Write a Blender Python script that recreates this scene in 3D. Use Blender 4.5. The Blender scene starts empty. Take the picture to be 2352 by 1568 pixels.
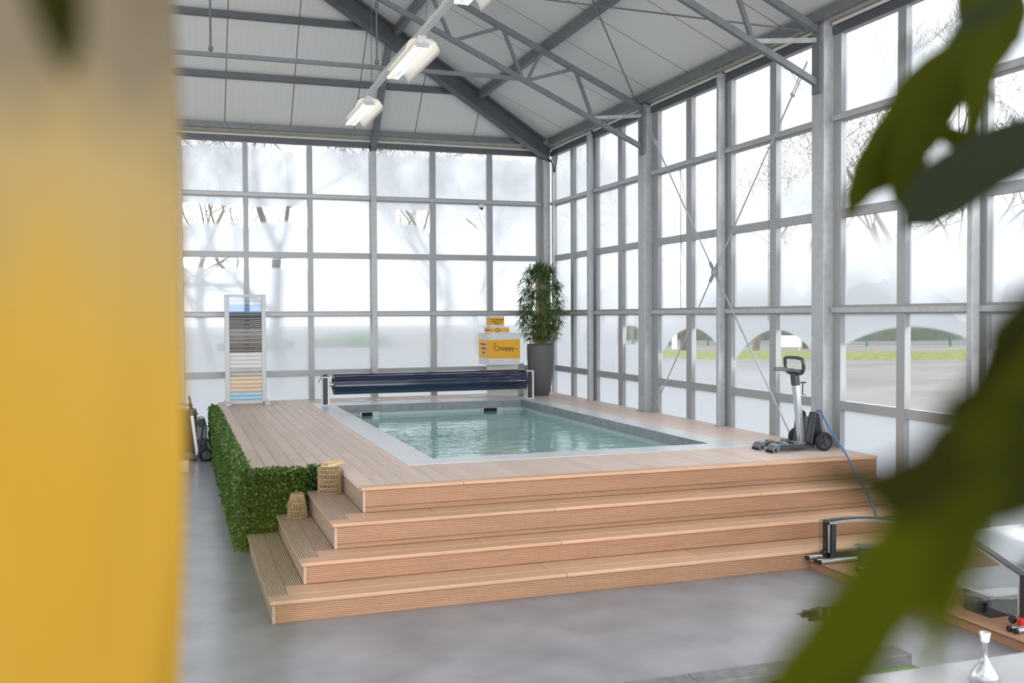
import bpy, bmesh, math, random
from mathutils import Vector, Matrix, noise
S = bpy.context.scene
COL = S.collection
V = Vector
R = math.radians
PI = math.pi

# ------------------------------------------------------------------ camera
F_PX = 2259.48
CAM = V((0, 0, 2.253))
def cam_basis(yaw, pit, roll):
    f = V((math.sin(yaw)*math.cos(pit), math.cos(yaw)*math.cos(pit), math.sin(pit)))
    r = V((math.cos(yaw), -math.sin(yaw), 0)); u = r.cross(f)
    c, s = math.cos(roll), math.sin(roll)
    return r*c+u*s, u*c-r*s, f
CR, CU, CF = cam_basis(0.33048791, -0.02612477, -0.00517654)
cd = bpy.data.cameras.new('camera'); cam = bpy.data.objects.new('camera', cd); COL.objects.link(cam)
cd.sensor_width = 36.0; cd.lens = F_PX/2352*36.0; cd.clip_start = 0.02; cd.clip_end = 600
cam.matrix_world = Matrix(((CR.x, CU.x, -CF.x, CAM.x), (CR.y, CU.y, -CF.y, CAM.y), (CR.z, CU.z, -CF.z, CAM.z), (0, 0, 0, 1)))
cd.dof.use_dof = True; cd.dof.focus_distance = 13.0; cd.dof.aperture_fstop = 2.8
S.camera = cam

# ------------------------------------------------------------------ sky, exposure
S.view_settings.view_transform = 'Standard'; S.view_settings.look = 'None'
S.view_settings.exposure = 0.34; S.view_settings.gamma = 1.0; S.view_settings.use_curve_mapping = False
w = bpy.data.worlds.new('overcast_sky'); S.world = w; w.use_nodes = True
nt = w.node_tree; nt.nodes.clear()
wo = nt.nodes.new('ShaderNodeOutputWorld'); bg = nt.nodes.new('ShaderNodeBackground')
tc = nt.nodes.new('ShaderNodeTexCoord'); ns = nt.nodes.new('ShaderNodeTexNoise'); cr = nt.nodes.new('ShaderNodeValToRGB')
ns.inputs['Scale'].default_value = 2.2; ns.inputs['Detail'].default_value = 4
cr.color_ramp.elements[0].position = .3; cr.color_ramp.elements[0].color = (.90, .93, .97, 1)
cr.color_ramp.elements[1].position = .7; cr.color_ramp.elements[1].color = (1, 1, 1, 1)
nt.links.new(tc.outputs['Generated'], ns.inputs['Vector']); nt.links.new(ns.outputs['Fac'], cr.inputs['Fac'])
nt.links.new(cr.outputs['Color'], bg.inputs['Color']); bg.inputs['Strength'].default_value = 3.7
nt.links.new(bg.outputs[0], wo.inputs[0])
S.cycles.max_bounces = 10; S.cycles.diffuse_bounces = 5; S.cycles.glossy_bounces = 4
S.cycles.transmission_bounces = 8; S.cycles.transparent_max_bounces = 16
S.cycles.sample_clamp_indirect = 8
S.cycles.caustics_reflective = False; S.cycles.caustics_refractive = False

# ------------------------------------------------------------------ helpers
def at(x, y, d):
    """point seen at pixel x, y of the 2352x1568 frame, d metres in front of the lens"""
    return CAM + (CR*((x-1176)/F_PX) - CU*((y-784)/F_PX) + CF)*d

class MB:
    def __init__(self): self.v = []; self.f = []; self.smooth = []
    def add(self, vs, fs, smooth=False):
        n = len(self.v); self.v += [tuple(v) for v in vs]
        for f in fs: self.f.append([i+n for i in f]); self.smooth.append(smooth)
    def box(self, x0, x1, y0, y1, z0, z1):
        self.add([(x, y, z) for z in (z0, z1) for y in (y0, y1) for x in (x0, x1)],
                 [(0, 2, 3, 1), (4, 5, 7, 6), (0, 1, 5, 4), (2, 6, 7, 3), (0, 4, 6, 2), (1, 3, 7, 5)]); return self
    def bar(self, a, b, w, h, up=(0, 0, 1)):
        a = V(a); b = V(b); d = (b-a).normalized(); u = V(up)
        s = d.cross(u)
        if s.length < 1e-4: s = d.cross(V((0, 1, 0)))
        s.normalize(); u = s.cross(d)
        vs = [p + s*sx*w/2 + u*sz*h/2 for p in (a, b) for sz in (-1, 1) for sx in (-1, 1)]
        self.add(vs, [(0, 2, 3, 1), (4, 5, 7, 6), (0, 1, 5, 4), (2, 6, 7, 3), (0, 4, 6, 2), (1, 3, 7, 5)]); return self
    def tube(self, pts, r, n=8, caps=True, closed=False):
        pts = [V(p) for p in pts]; m = len(pts)
        rs = r if isinstance(r, (list, tuple)) else [r]*m
        vs = []; u = None
        for i, p in enumerate(pts):
            if closed: d = pts[(i+1) % m]-pts[i-1]
            else: d = pts[min(i+1, m-1)]-pts[max(i-1, 0)]
            d.normalize()
            if u is None:
                u = d.cross(V((0, 0, 1)) if abs(d.z) < .9 else V((1, 0, 0)))
            u = u - d*u.dot(d)
            if u.length < 1e-6: u = d.orthogonal()
            u.normalize(); w_ = d.cross(u)
            vs += [p + (u*math.cos(2*PI*k/n)+w_*math.sin(2*PI*k/n))*rs[i] for k in range(n)]
        fs = []
        for i in range(m if closed else m-1):
            j = (i+1) % m
            fs += [(i*n+k, i*n+(k+1) % n, j*n+(k+1) % n, j*n+k) for k in range(n)]
        self.add(vs, fs, True)
        if caps and not closed:
            self.add(vs[:n], [tuple(range(n))[::-1]]); self.add(vs[-n:], [tuple(range(n))])
        return self
    def lathe(self, prof, c=(0, 0, 0), n=32, axis='z', cap=True):
        c = V(c); vs = []
        for r, h in prof:
            for k in range(n):
                a = 2*PI*k/n; x, y = r*math.cos(a), r*math.sin(a)
                vs.append(c + (V((x, y, h)) if axis == 'z' else V((h, x, y)) if axis == 'x' else V((y, h, x))))
        m = len(prof)
        self.add(vs, [(i*n+k, i*n+(k+1) % n, (i+1)*n+(k+1) % n, (i+1)*n+k) for i in range(m-1) for k in range(n)], True)
        if cap:
            self.add(vs[:n], [tuple(range(n))[::-1]]); self.add(vs[-n:], [tuple(range(n))])
        return self
    def prism(self, pts2, o, ux, uy, d):
        """polygon pts2 in the plane o + ux*a + uy*b, extruded by vector d"""
        o = V(o); ux = V(ux); uy = V(uy); d = V(d); n = len(pts2)
        a = [o+ux*p[0]+uy*p[1] for p in pts2]
        self.add(a+[p+d for p in a], [tuple(range(n))[::-1], tuple(range(n, 2*n))] + [(i, (i+1) % n, n+(i+1) % n, n+i) for i in range(n)])
        return self
    def grooved(self, o, L, W, N, t, ng=9, gw=.42, gd=.009):
        """a ribbed board: o corner, L length vector, W width vector, N outward normal, t thickness"""
        o = V(o); L = V(L); W = V(W); N = V(N).normalized(); w_ = W.length; wd = W.normalized()
        pr = [(0, -t), (0, 0)]; p = w_/ng
        for i in range(ng):
            c = (i+.5)*p; g = p*gw/2
            pr += [(c-g, 0), (c-g*.9, -gd), (c+g*.9, -gd), (c+g, 0)]
        pr += [(w_, 0), (w_, -t)]
        n = len(pr)
        a = [o+wd*x+N*z for x, z in pr]
        self.add(a+[q+L for q in a], [(i, (i+1) % n, n+(i+1) % n, n+i) for i in range(n)] + [tuple(range(n)), tuple(range(n, 2*n))[::-1]])
        return self
    def xf(self, M):
        self.v = [tuple(M @ V(p)) for p in self.v]; return self
    def build(self, name, mat, parent=None, recalc=True, bevel=0):
        me = bpy.data.meshes.new(name); me.from_pydata(self.v, [], self.f)
        me.polygons.foreach_set('use_smooth', self.smooth)
        if recalc:
            bm = bmesh.new(); bm.from_mesh(me); bmesh.ops.recalc_face_normals(bm, faces=bm.faces); bm.to_mesh(me); bm.free()
        me.update()
        for m in (mat if isinstance(mat, (list, tuple)) else [mat]): me.materials.append(m)
        o = bpy.data.objects.new(name, me); COL.objects.link(o)
        if parent: o.parent = parent
        if bevel:
            b = o.modifiers.new('bevel', 'BEVEL'); b.width = bevel; b.segments = 2; b.limit_method = 'ANGLE'
        return o

def tag(o, label=None, cat=None, group=None, kind=None):
    if label: o['label'] = label
    if cat: o['category'] = cat
    if group: o['group'] = group
    if kind: o['kind'] = kind
    return o
def empty(name, loc, label, cat, group=None, rz=0):
    o = bpy.data.objects.new(name, None); COL.objects.link(o); o.location = loc; o.rotation_euler = (0, 0, rz)
    o.empty_display_size = .1
    return tag(o, label, cat, group)
KIDS = {}
def dup(root, loc, rz=0, label=None, scale=None):
    r = root.copy(); COL.objects.link(r); r.location = loc; r.rotation_euler = (0, 0, rz)
    if scale: r.scale = (scale,)*3
    if label: r['label'] = label
    for ch in [o for o in COL.objects if o.parent == root]:
        c = ch.copy(); COL.objects.link(c); c.parent = r
        for g in [o for o in COL.objects if o.parent == ch]:
            d = g.copy(); COL.objects.link(d); d.parent = c
    return r
def struct(o): o['kind'] = 'structure'; return o

# ------------------------------------------------------------------ materials
MATS = {}
def nodes(name):
    m = bpy.data.materials.new(name); m.use_nodes = True; t = m.node_tree
    return m, t, t.nodes['Principled BSDF'], t.nodes['Material Output']
def mat(name, col, rough=.5, metal=0., spec=.5, var=0., vscale=6., bump=0., bscale=60., coat=0., island=0., emis=None, rvar=0., stretch=None):
    m, t, b, o = nodes(name); N = t.nodes; L = t.links
    b.inputs['Base Color'].default_value = (*col, 1); b.inputs['Roughness'].default_value = rough
    b.inputs['Metallic'].default_value = metal; b.inputs['Specular IOR Level'].default_value = spec
    b.inputs['Coat Weight'].default_value = coat; b.inputs['Coat Roughness'].default_value = .08
    if emis: b.inputs['Emission Color'].default_value = (*emis[0], 1); b.inputs['Emission Strength'].default_value = emis[1]
    tcn = N.new('ShaderNodeTexCoord'); vec = tcn.outputs['Object']
    if stretch:
        mp = N.new('ShaderNodeMapping'); mp.inputs['Scale'].default_value = stretch; L.new(vec, mp.inputs['Vector']); vec = mp.outputs[0]
    src = None
    if var:
        n = N.new('ShaderNodeTexNoise'); n.inputs['Scale'].default_value = vscale; n.inputs['Detail'].default_value = 6; L.new(vec, n.inputs['Vector'])
        rp = N.new('ShaderNodeMapRange'); rp.inputs[1].default_value = .2; rp.inputs[2].default_value = .8
        rp.inputs[3].default_value = 1-var; rp.inputs[4].default_value = 1+var; L.new(n.outputs['Fac'], rp.inputs[0]); src = rp.outputs[0]
        if rvar:
            r2 = N.new('ShaderNodeMapRange'); r2.inputs[1].default_value = .2; r2.inputs[2].default_value = .8
            r2.inputs[3].default_value = rough-rvar; r2.inputs[4].default_value = rough+rvar
            L.new(n.outputs['Fac'], r2.inputs[0]); L.new(r2.outputs[0], b.inputs['Roughness'])
    if island:
        g = N.new('ShaderNodeNewGeometry'); r3 = N.new('ShaderNodeMapRange'); r3.inputs[3].default_value = 1-island; r3.inputs[4].default_value = 1+island
        L.new(g.outputs['Random Per Island'], r3.inputs[0])
        if src is None: src = r3.outputs[0]
        else:
            mm = N.new('ShaderNodeMath'); mm.operation = 'MULTIPLY'; L.new(src, mm.inputs[0]); L.new(r3.outputs[0], mm.inputs[1]); src = mm.outputs[0]
    if src is not None:
        mx = N.new('ShaderNodeMix'); mx.data_type = 'RGBA'; mx.blend_type = 'MULTIPLY'; mx.inputs[0].default_value = 1
        mx.inputs[6].default_value = (*col, 1); L.new(src, mx.inputs[7]); L.new(mx.outputs[2], b.inputs['Base Color'])
    if bump:
        n2 = N.new('ShaderNodeTexNoise'); n2.inputs['Scale'].default_value = bscale; n2.inputs['Detail'].default_value = 4; L.new(vec, n2.inputs['Vector'])
        bp = N.new('ShaderNodeBump'); bp.inputs['Strength'].default_value = bump; bp.inputs['Distance'].default_value = .01
        L.new(n2.outputs['Fac'], bp.inputs['Height']); L.new(bp.outputs[0], b.inputs['Normal'])
    return m
M = {}
M['concrete'] = mat('polished_concrete', (.27, .275, .295), .30, var=.3, vscale=2.2)
M['galv'] = mat('galvanised_steel', (.46, .475, .485), .42, metal=.25, var=.16, vscale=14, rvar=.08)
M['galvdark'] = mat('dull_galvanised_steel', (.20, .21, .222), .5, metal=.3, var=.14, vscale=10)
M['steel'] = mat('grey_painted_steel', (.14, .147, .16), .5, metal=.3, var=.1, vscale=5)
M['alu'] = mat('window_aluminium', (.37, .375, .385), .42, metal=.25, var=.05, vscale=3)
M['aluhead'] = mat('dark_head_steel', (.12, .13, .145), .5, metal=.3, var=.12, vscale=4)
M['gasket'] = mat('glazing_gasket', (.02, .02, .02), .6)
M['wtrunk'] = mat('white_enamel', (.72, .72, .71), .35)
M['beige'] = mat('pale_insulation_board', (.52, .49, .43), .8, var=.16, vscale=7)
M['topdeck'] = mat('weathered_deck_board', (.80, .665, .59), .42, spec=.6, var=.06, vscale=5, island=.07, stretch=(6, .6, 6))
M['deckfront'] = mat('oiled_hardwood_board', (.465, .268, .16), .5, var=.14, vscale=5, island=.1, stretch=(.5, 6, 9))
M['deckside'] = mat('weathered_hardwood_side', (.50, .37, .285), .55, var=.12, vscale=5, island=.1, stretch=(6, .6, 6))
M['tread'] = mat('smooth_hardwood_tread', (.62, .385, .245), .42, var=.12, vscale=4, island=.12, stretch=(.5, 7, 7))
M['dark'] = mat('dark_void', (.012, .01, .009), .9)
M['coping'] = mat('bluestone_coping', (.68, .695, .72), .36, var=.05, vscale=8, island=.03, bump=.03)
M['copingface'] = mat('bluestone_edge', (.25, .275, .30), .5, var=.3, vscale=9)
M['liner'] = mat('pool_liner', (.47, .575, .565), .5, var=.04, vscale=1.2)
M['white'] = mat('white_plastic', (.78, .79, .80), .35)
M['greypl'] = mat('pale_grey_aluminium', (.52, .53, .545), .4, metal=.2)
M['anthr'] = mat('anthracite_panel', (.035, .037, .04), .45)
M['black'] = mat('black_plastic', (.012, .013, .015), .35)
M['blackm'] = mat('black_rubber', (.014, .014, .015), .65)
M['charcoal'] = mat('charcoal_plastic', (.045, .05, .058), .3, coat=.3)
M['midgrey'] = mat('mid_grey_plastic', (.16, .18, .20), .35)
M['silver'] = mat('brushed_aluminium', (.62, .63, .64), .32, metal=.7)
M['chrome'] = mat('bright_steel', (.75, .75, .75), .2, metal=1)
M['solar'] = mat('dark_blue_cover_slat', (.008, .015, .055), .10, coat=1., var=.2, vscale=3)
M['solarteal'] = mat('dark_teal_cover_slat', (.006, .03, .045), .2, coat=1.)
M['carton'] = mat('white_carton', (.74, .74, .75), .55)
M['orange'] = mat('yellow_orange_print', (.86, .44, .02), .5)
M['brown'] = mat('dark_brown_print', (.085, .03, .02), .6)
M['planter'] = mat('grey_fibre_planter', (.12, .118, .122), .55, var=.08, vscale=30, bump=.05, bscale=120)
M['soil'] = mat('potting_soil', (.03, .022, .015), .95, bump=.4, bscale=40)
M['cane'] = mat('bamboo_cane', (.50, .36, .17), .5, var=.2, vscale=12)
M['rattan'] = mat('rattan', (.42, .29, .16), .55, var=.2, vscale=30)
M['bamboostrip'] = mat('pale_bamboo_strip', (.66, .48, .26), .45, var=.1, vscale=20)
M['blue'] = mat('blue_cable', (.05, .16, .42), .4)
M['bluenet'] = mat('blue_net_fabric', (.10, .30, .70), .6)
M['red'] = mat('red_plastic', (.55, .03, .02), .4)
M['bark'] = mat('winter_bark', (.085, .075, .06), .85, var=.3, vscale=6)
M['barkpale'] = mat('pale_winter_bark', (.14, .125, .09), .85, var=.3, vscale=6)
M['asphalt'] = mat('wet_asphalt', (.115, .108, .104), .85, spec=.12, var=.25, vscale=.5, stretch=(.3, 1, 1))
M['grass'] = mat('lawn_grass', (.115, .13, .045), .9, spec=.1, var=.3, vscale=3, bump=.4, bscale=20)
M['hedgefar'] = mat('evergreen_foliage', (.035, .075, .022), .9, var=.4, vscale=3)
M['woodland'] = mat('winter_scrub', (.10, .088, .06), .95, var=.4, vscale=1.5)
M['fence'] = mat('green_fence_steel', (.06, .13, .11), .6)
M['brick'] = mat('orange_brick', (.40, .18, .07), .9, var=.15, vscale=4)
M['stone'] = mat('grey_granite', (.20, .20, .205), .7, var=.3, vscale=14)
M['marble'] = mat('grey_stone_top', (.36, .37, .385), .3, var=.15, vscale=5)
M['turf'] = mat('artificial_turf', (.20, .30, .10), .85, var=.2, vscale=60, bump=.6, bscale=150)
M['tubelamp'] = mat('lit_fluorescent_tube', (1, 1, 1), .4, emis=((1., .92, .78), 2.6))
M['water_dark'] = mat('standing_water', (.02, .018, .014), .04, spec=.7)

def foliage(name, col, trans=.5, rough=.4, island=.3, tcol=None, spec=.5):
    m, t, b, o = nodes(name); N = t.nodes; L = t.links
    g = N.new('ShaderNodeNewGeometry'); r3 = N.new('ShaderNodeMapRange'); r3.inputs[3].default_value = 1-island; r3.inputs[4].default_value = 1+island
    L.new(g.outputs['Random Per Island'], r3.inputs[0])
    mx = N.new('ShaderNodeMix'); mx.data_type = 'RGBA'; mx.blend_type = 'MULTIPLY'; mx.inputs[0].default_value = 1
    mx.inputs[6].default_value = (*col, 1); L.new(r3.outputs[0], mx.inputs[7]); L.new(mx.outputs[2], b.inputs['Base Color'])
    b.inputs['Roughness'].default_value = rough
    b.inputs['Specular IOR Level'].default_value = spec
    tr = N.new('ShaderNodeBsdfTranslucent'); tr.inputs['Color'].default_value = (*(tcol or [min(1, c*1.6) for c in col]), 1)
    ms = N.new('ShaderNodeMixShader'); ms.inputs[0].default_value = trans
    L.new(b.outputs[0], ms.inputs[1]); L.new(tr.outputs[0], ms.inputs[2]); L.new(ms.outputs[0], o.inputs[0])
    return m
M['boxleaf'] = foliage('boxwood_leaf', (.07, .145, .028), .25, .3, .8, (.14, .28, .03))
M['hedgecore'] = mat('hedge_core', (.012, .022, .008), .95)
M['bambooleaf'] = foliage('bamboo_leaf', (.11, .18, .06), .35, .38, .5, (.2, .32, .08))
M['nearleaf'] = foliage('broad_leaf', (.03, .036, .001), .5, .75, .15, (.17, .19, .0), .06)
M['nearleafbright'] = foliage('backlit_broad_leaf', (.035, .04, .001), .62, .75, .15, (.30, .33, .0), .05)  # lighter copy of the broad leaf; backlight put into the colour
M['nearleafdark'] = foliage('shaded_broad_leaf', (.012, .013, .001), .3, .8, .1, (.022, .022, .0), .04)  # darker copy for leaves without backlight; shade put into the colour
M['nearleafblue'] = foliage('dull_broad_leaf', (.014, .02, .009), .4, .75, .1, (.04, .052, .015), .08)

def glassmat():
    """window glass with condensation; the fog amount is stored on the pane's mesh"""
    m, t, b, o = nodes('misted_glass'); N = t.nodes; L = t.links; N.remove(b)
    a = N.new('ShaderNodeAttribute'); a.attribute_name = 'fog'
    tp = N.new('ShaderNodeBsdfTransparent'); tp.inputs[0].default_value = (.94, .96, .96, 1)
    tl = N.new('ShaderNodeBsdfTranslucent'); tl.inputs[0].default_value = (.325, .345, .37, 1)
    rf = N.new('ShaderNodeBsdfRefraction'); rf.inputs['IOR'].default_value = 1.08; rf.inputs['Roughness'].default_value = .32; rf.inputs['Color'].default_value = (.5, .52, .54, 1)
    m0 = N.new('ShaderNodeMixShader'); m0.inputs[0].default_value = .22; L.new(tl.outputs[0], m0.inputs[1]); L.new(rf.outputs[0], m0.inputs[2])
    ms = N.new('ShaderNodeMixShader')
    L.new(a.outputs['Fac'], ms.inputs[0]); L.new(tp.outputs[0], ms.inputs[1]); L.new(m0.outputs[0], ms.inputs[2])
    L.new(ms.outputs[0], o.inputs[0]); return m
M['pane'] = glassmat()
def clearglass(name, col=(.9, .93, .93), gl=.12, rough=.02):
    m, t, b, o = nodes(name); N = t.nodes; L = t.links; N.remove(b)
    tp = N.new('ShaderNodeBsdfTransparent'); tp.inputs[0].default_value = (*col, 1)
    g = N.new('ShaderNodeBsdfGlossy'); g.inputs['Roughness'].default_value = rough
    lw = N.new('ShaderNodeLayerWeight'); lw.inputs[0].default_value = .3
    mr = N.new('ShaderNodeMapRange'); mr.inputs[3].default_value = gl*.5; mr.inputs[4].default_value = min(1, gl*5); L.new(lw.outputs['Facing'], mr.inputs[0])
    ms = N.new('ShaderNodeMixShader'); L.new(mr.outputs[0], ms.inputs[0])
    L.new(tp.outputs[0], ms.inputs[1]); L.new(g.outputs[0], ms.inputs[2]); L.new(ms.outputs[0], o.inputs[0]); return m
M['poly'] = clearglass('clear_polycarbonate', (.86, .88, .87), .1)
M['polyframe'] = clearglass('opal_polycarbonate', (.62, .64, .63), .16, .12)
M['lab'] = clearglass('clear_lab_glass', (.9, .92, .92), .2)
M['slatclear'] = clearglass('clear_slat', (.84, .87, .90), .12, .1)
M['slatblueclear'] = clearglass('clear_blue_slat', (.66, .76, .93), .12, .1)
def watermat():
    m, t, b, o = nodes('pool_water'); N = t.nodes; L = t.links; N.remove(b)
    tcn = N.new('ShaderNodeTexCoord')
    mp = N.new('ShaderNodeMapping'); mp.inputs['Scale'].default_value = (.7, 1.5, 1); L.new(tcn.outputs['Object'], mp.inputs['Vector'])
    n1 = N.new('ShaderNodeTexNoise'); n1.inputs['Scale'].default_value = 2.1; n1.inputs['Detail'].default_value = 2.5; n1.inputs['Distortion'].default_value = .6
    n2 = N.new('ShaderNodeTexNoise'); n2.inputs['Scale'].default_value = 8.5; n2.inputs['Detail'].default_value = 2
    L.new(mp.outputs[0], n1.inputs['Vector']); L.new(mp.outputs[0], n2.inputs['Vector'])
    # livelier towards the near end of the pool
    sx = N.new('ShaderNodeSeparateXYZ'); L.new(tcn.outputs['Object'], sx.inputs[0])
    mr = N.new('ShaderNodeMapRange'); mr.inputs[1].default_value = 16.2; mr.inputs[2].default_value = 13.2; mr.inputs[3].default_value = .05; mr.inputs[4].default_value = 1.
    L.new(sx.outputs['Y'], mr.inputs[0])
    ad = N.new('ShaderNodeMath'); ad.operation = 'MULTIPLY_ADD'; ad.inputs[1].default_value = .22
    L.new(n2.outputs['Fac'], ad.inputs[0]); L.new(n1.outputs['Fac'], ad.inputs[2])
    bp = N.new('ShaderNodeBump'); bp.inputs['Distance'].default_value = .021; L.new(ad.outputs[0], bp.inputs['Height']); L.new(mr.outputs[0], bp.inputs['Strength'])
    tp = N.new('ShaderNodeBsdfTransparent'); tp.inputs[0].default_value = (.90, .985, .975, 1)
    df = N.new('ShaderNodeBsdfDiffuse'); df.inputs['Color'].default_value = (.54, .89, .85, 1)
    mk = N.new('ShaderNodeMixShader'); mk.inputs[0].default_value = .68; L.new(tp.outputs[0], mk.inputs[1]); L.new(df.outputs[0], mk.inputs[2])
    g = N.new('ShaderNodeBsdfGlossy'); g.inputs['Roughness'].default_value = .03; g.inputs['Color'].default_value = (.93, .97, .97, 1); L.new(bp.outputs[0], g.inputs['Normal'])
    fr = N.new('ShaderNodeFresnel'); fr.inputs['IOR'].default_value = 1.4; L.new(bp.outputs[0], fr.inputs['Normal'])
    ms = N.new('ShaderNodeMixShader'); L.new(fr.outputs[0], ms.inputs[0]); L.new(mk.outputs[0], ms.inputs[1]); L.new(g.outputs[0], ms.inputs[2])
    L.new(ms.outputs[0], o.inputs[0]); return m
M['water'] = watermat()
def ceilmat():
    """white sandwich panels: fine corrugation and a joint every 1.1 m (object x runs across the panels)"""
    m, t, b, o = nodes('white_roof_panel'); N = t.nodes; L = t.links
    at_ = N.new('ShaderNodeAttribute'); at_.attribute_name = 'across'
    def stripe(period, width):
        d = N.new('ShaderNodeMath'); d.operation = 'DIVIDE'; d.inputs[1].default_value = period; L.new(at_.outputs['Fac'], d.inputs[0])
        f = N.new('ShaderNodeMath'); f.operation = 'FRACT'; L.new(d.outputs[0], f.inputs[0])
        l = N.new('ShaderNodeMath'); l.operation = 'LESS_THAN'; l.inputs[1].default_value = width; L.new(f.outputs[0], l.inputs[0]); return l.outputs[0]
    j = stripe(1.12, .016); c = stripe(.1, .2)
    mx = N.new('ShaderNodeMix'); mx.data_type = 'RGBA'; mx.inputs[6].default_value = (.76, .76, .745, 1); mx.inputs[7].default_value = (.742, .742, .728, 1); L.new(c, mx.inputs[0])
    m2 = N.new('ShaderNodeMix'); m2.data_type = 'RGBA'; m2.inputs[7].default_value = (.2, .195, .18, 1); L.new(mx.outputs[2], m2.inputs[6]); L.new(j, m2.inputs[0])
    L.new(m2.outputs[2], b.inputs['Base Color']); b.inputs['Roughness'].default_value = .55; return m
M['ceil'] = ceilmat()
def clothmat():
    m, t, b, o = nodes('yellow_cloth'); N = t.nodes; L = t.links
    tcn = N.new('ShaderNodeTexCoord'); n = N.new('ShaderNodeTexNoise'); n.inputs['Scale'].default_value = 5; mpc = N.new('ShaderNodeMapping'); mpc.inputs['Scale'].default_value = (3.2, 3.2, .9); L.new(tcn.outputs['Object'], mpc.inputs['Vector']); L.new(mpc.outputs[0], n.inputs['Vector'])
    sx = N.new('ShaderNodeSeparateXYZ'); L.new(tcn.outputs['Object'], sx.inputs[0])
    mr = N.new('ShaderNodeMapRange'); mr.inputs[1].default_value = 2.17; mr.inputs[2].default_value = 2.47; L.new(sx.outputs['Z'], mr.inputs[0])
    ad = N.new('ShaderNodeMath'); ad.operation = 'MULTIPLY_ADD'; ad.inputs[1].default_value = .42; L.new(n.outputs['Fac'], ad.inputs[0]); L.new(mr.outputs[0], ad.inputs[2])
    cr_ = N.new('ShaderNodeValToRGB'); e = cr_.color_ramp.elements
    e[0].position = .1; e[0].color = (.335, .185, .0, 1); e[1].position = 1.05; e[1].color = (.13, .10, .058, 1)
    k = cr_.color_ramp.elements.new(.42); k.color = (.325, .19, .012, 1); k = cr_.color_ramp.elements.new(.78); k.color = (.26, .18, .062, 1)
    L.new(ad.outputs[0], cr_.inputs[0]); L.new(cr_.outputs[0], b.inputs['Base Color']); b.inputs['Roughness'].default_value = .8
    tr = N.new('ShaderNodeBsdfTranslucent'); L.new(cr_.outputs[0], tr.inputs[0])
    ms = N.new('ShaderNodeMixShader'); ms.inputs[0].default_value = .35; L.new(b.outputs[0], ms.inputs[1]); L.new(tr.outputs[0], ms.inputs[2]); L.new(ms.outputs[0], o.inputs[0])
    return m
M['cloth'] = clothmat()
# ================================================================== SETTING
XR, YB, DK = 6.98, 17.95, 0.773
struct(MB().box(-9, 7.2, -3, 18.1, -.12, 0).build('floor', M['concrete']))
struct(MB().box(-9, -8.8, -3, 18.0, 0, 5.0).build('light_blocker_left', M['beige']))  # unseen wall added to cut the daylight coming from the left
# roof: right slope, left slope and the steep end slope
RX, RZ0, SA, SB = 0.1, 5.53, .456, 1.04
def roof_r(x): return RZ0 + SA*(6.95-x)
def roof_b(y): return RZ0 + SB*(17.85-y)
def hip_y(x): return 17.85 - SA*(6.95-x)/SB
rz = roof_r(RX); xe = 7.15; ye = 18.05; yr = hip_y(RX); xl = 2*RX-xe
pr = [V((xe, -3, roof_r(xe))), V((xe, hip_y(xe), roof_r(xe))), V((RX, yr, rz)), V((RX, -3, rz)), V((xl, hip_y(xe), roof_r(xe))), V((xl, -3, roof_r(xe)))]
me = bpy.data.meshes.new('ceiling')
tops = [p+V((0, 0, .12)) for p in pr]
fs = [(0, 1, 2, 3), (3, 2, 4, 5), (1, 4, 2)]
vs = []; ff = []; ac = []
for k, f in enumerate(fs):
    for lay in (pr, tops):
        n = len(vs); vs += [lay[i] for i in f]; ff.append([n+i for i in range(len(f))])
        ac += [(lay[i].x+20.42 if k == 2 else lay[i].y+20.3) for i in f]
me.from_pydata(vs, [], ff); a_ = me.attributes.new('across', 'FLOAT', 'POINT'); a_.data.foreach_set('value', ac)
me.materials.append(M['ceil']); ce = bpy.data.objects.new('ceiling', me); COL.objects.link(ce); struct(ce)

# eaves: dark head beam, pale board, light pipe
def eave(side):
    def P(u0, u1, d0, d1, z0, z1, m):
        if side == 'back': m.box(u0, u1, YB-d1, YB-d0, z0, z1)
        else: m.box(XR-d1, XR-d0, u0, u1, z0, z1)
    u0, u1 = (-6.6, 6.9) if side == 'back' else (-2.5, 17.85)
    a = MB(); P(u0, u1, -.03, .075, 5.325, 5.41, a); head = struct(a.build('trim_1' if side == 'back' else 'trim_2', M['aluhead']))
    b = MB()
    s0, s1 = (RZ0+.02, .05)
    if side == 'back': b.add([(u0, YB+.05, 5.42), (u1, YB+.05, 5.42), (u1, YB-.20, 5.56), (u0, YB-.20, 5.56), (u0, YB+.05, 5.46), (u1, YB+.05, 5.46), (u1, YB-.20, 5.60), (u0, YB-.20, 5.60)], [(0, 1, 2, 3), (4, 7, 6, 5), (0, 4, 5, 1), (3, 2, 6, 7)])
    else: b.add([(XR+.05, u0, 5.42), (XR+.05, u1, 5.42), (XR-.27, u1, 5.54), (XR-.27, u0, 5.54), (XR+.05, u0, 5.46), (XR+.05, u1, 5.46), (XR-.27, u1, 5.58), (XR-.27, u0, 5.58)], [(0, 1, 2, 3), (4, 7, 6, 5), (0, 4, 5, 1), (3, 2, 6, 7)])
    b.build('eave_board', M['beige'], head)
    if side == 'back': pts = [[(u0, YB-.08, 5.44), (u1-.15, YB-.08, 5.44)]]
    else: pts = [[(XR-.09, c, 5.44), (XR-.09, d, 5.44)] for c, d in ((15.83, 17.7), (13.82, 15.68), (11.5, 13.5), (9.45, 11.38), (7.15, 9.15), (4, 7.0))]
    p = MB()
    for q in pts: p.tube(q, .021, 10)
    p.build('shade_roller', M['wtrunk'], head)
eave('back'); eave('right')

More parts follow.
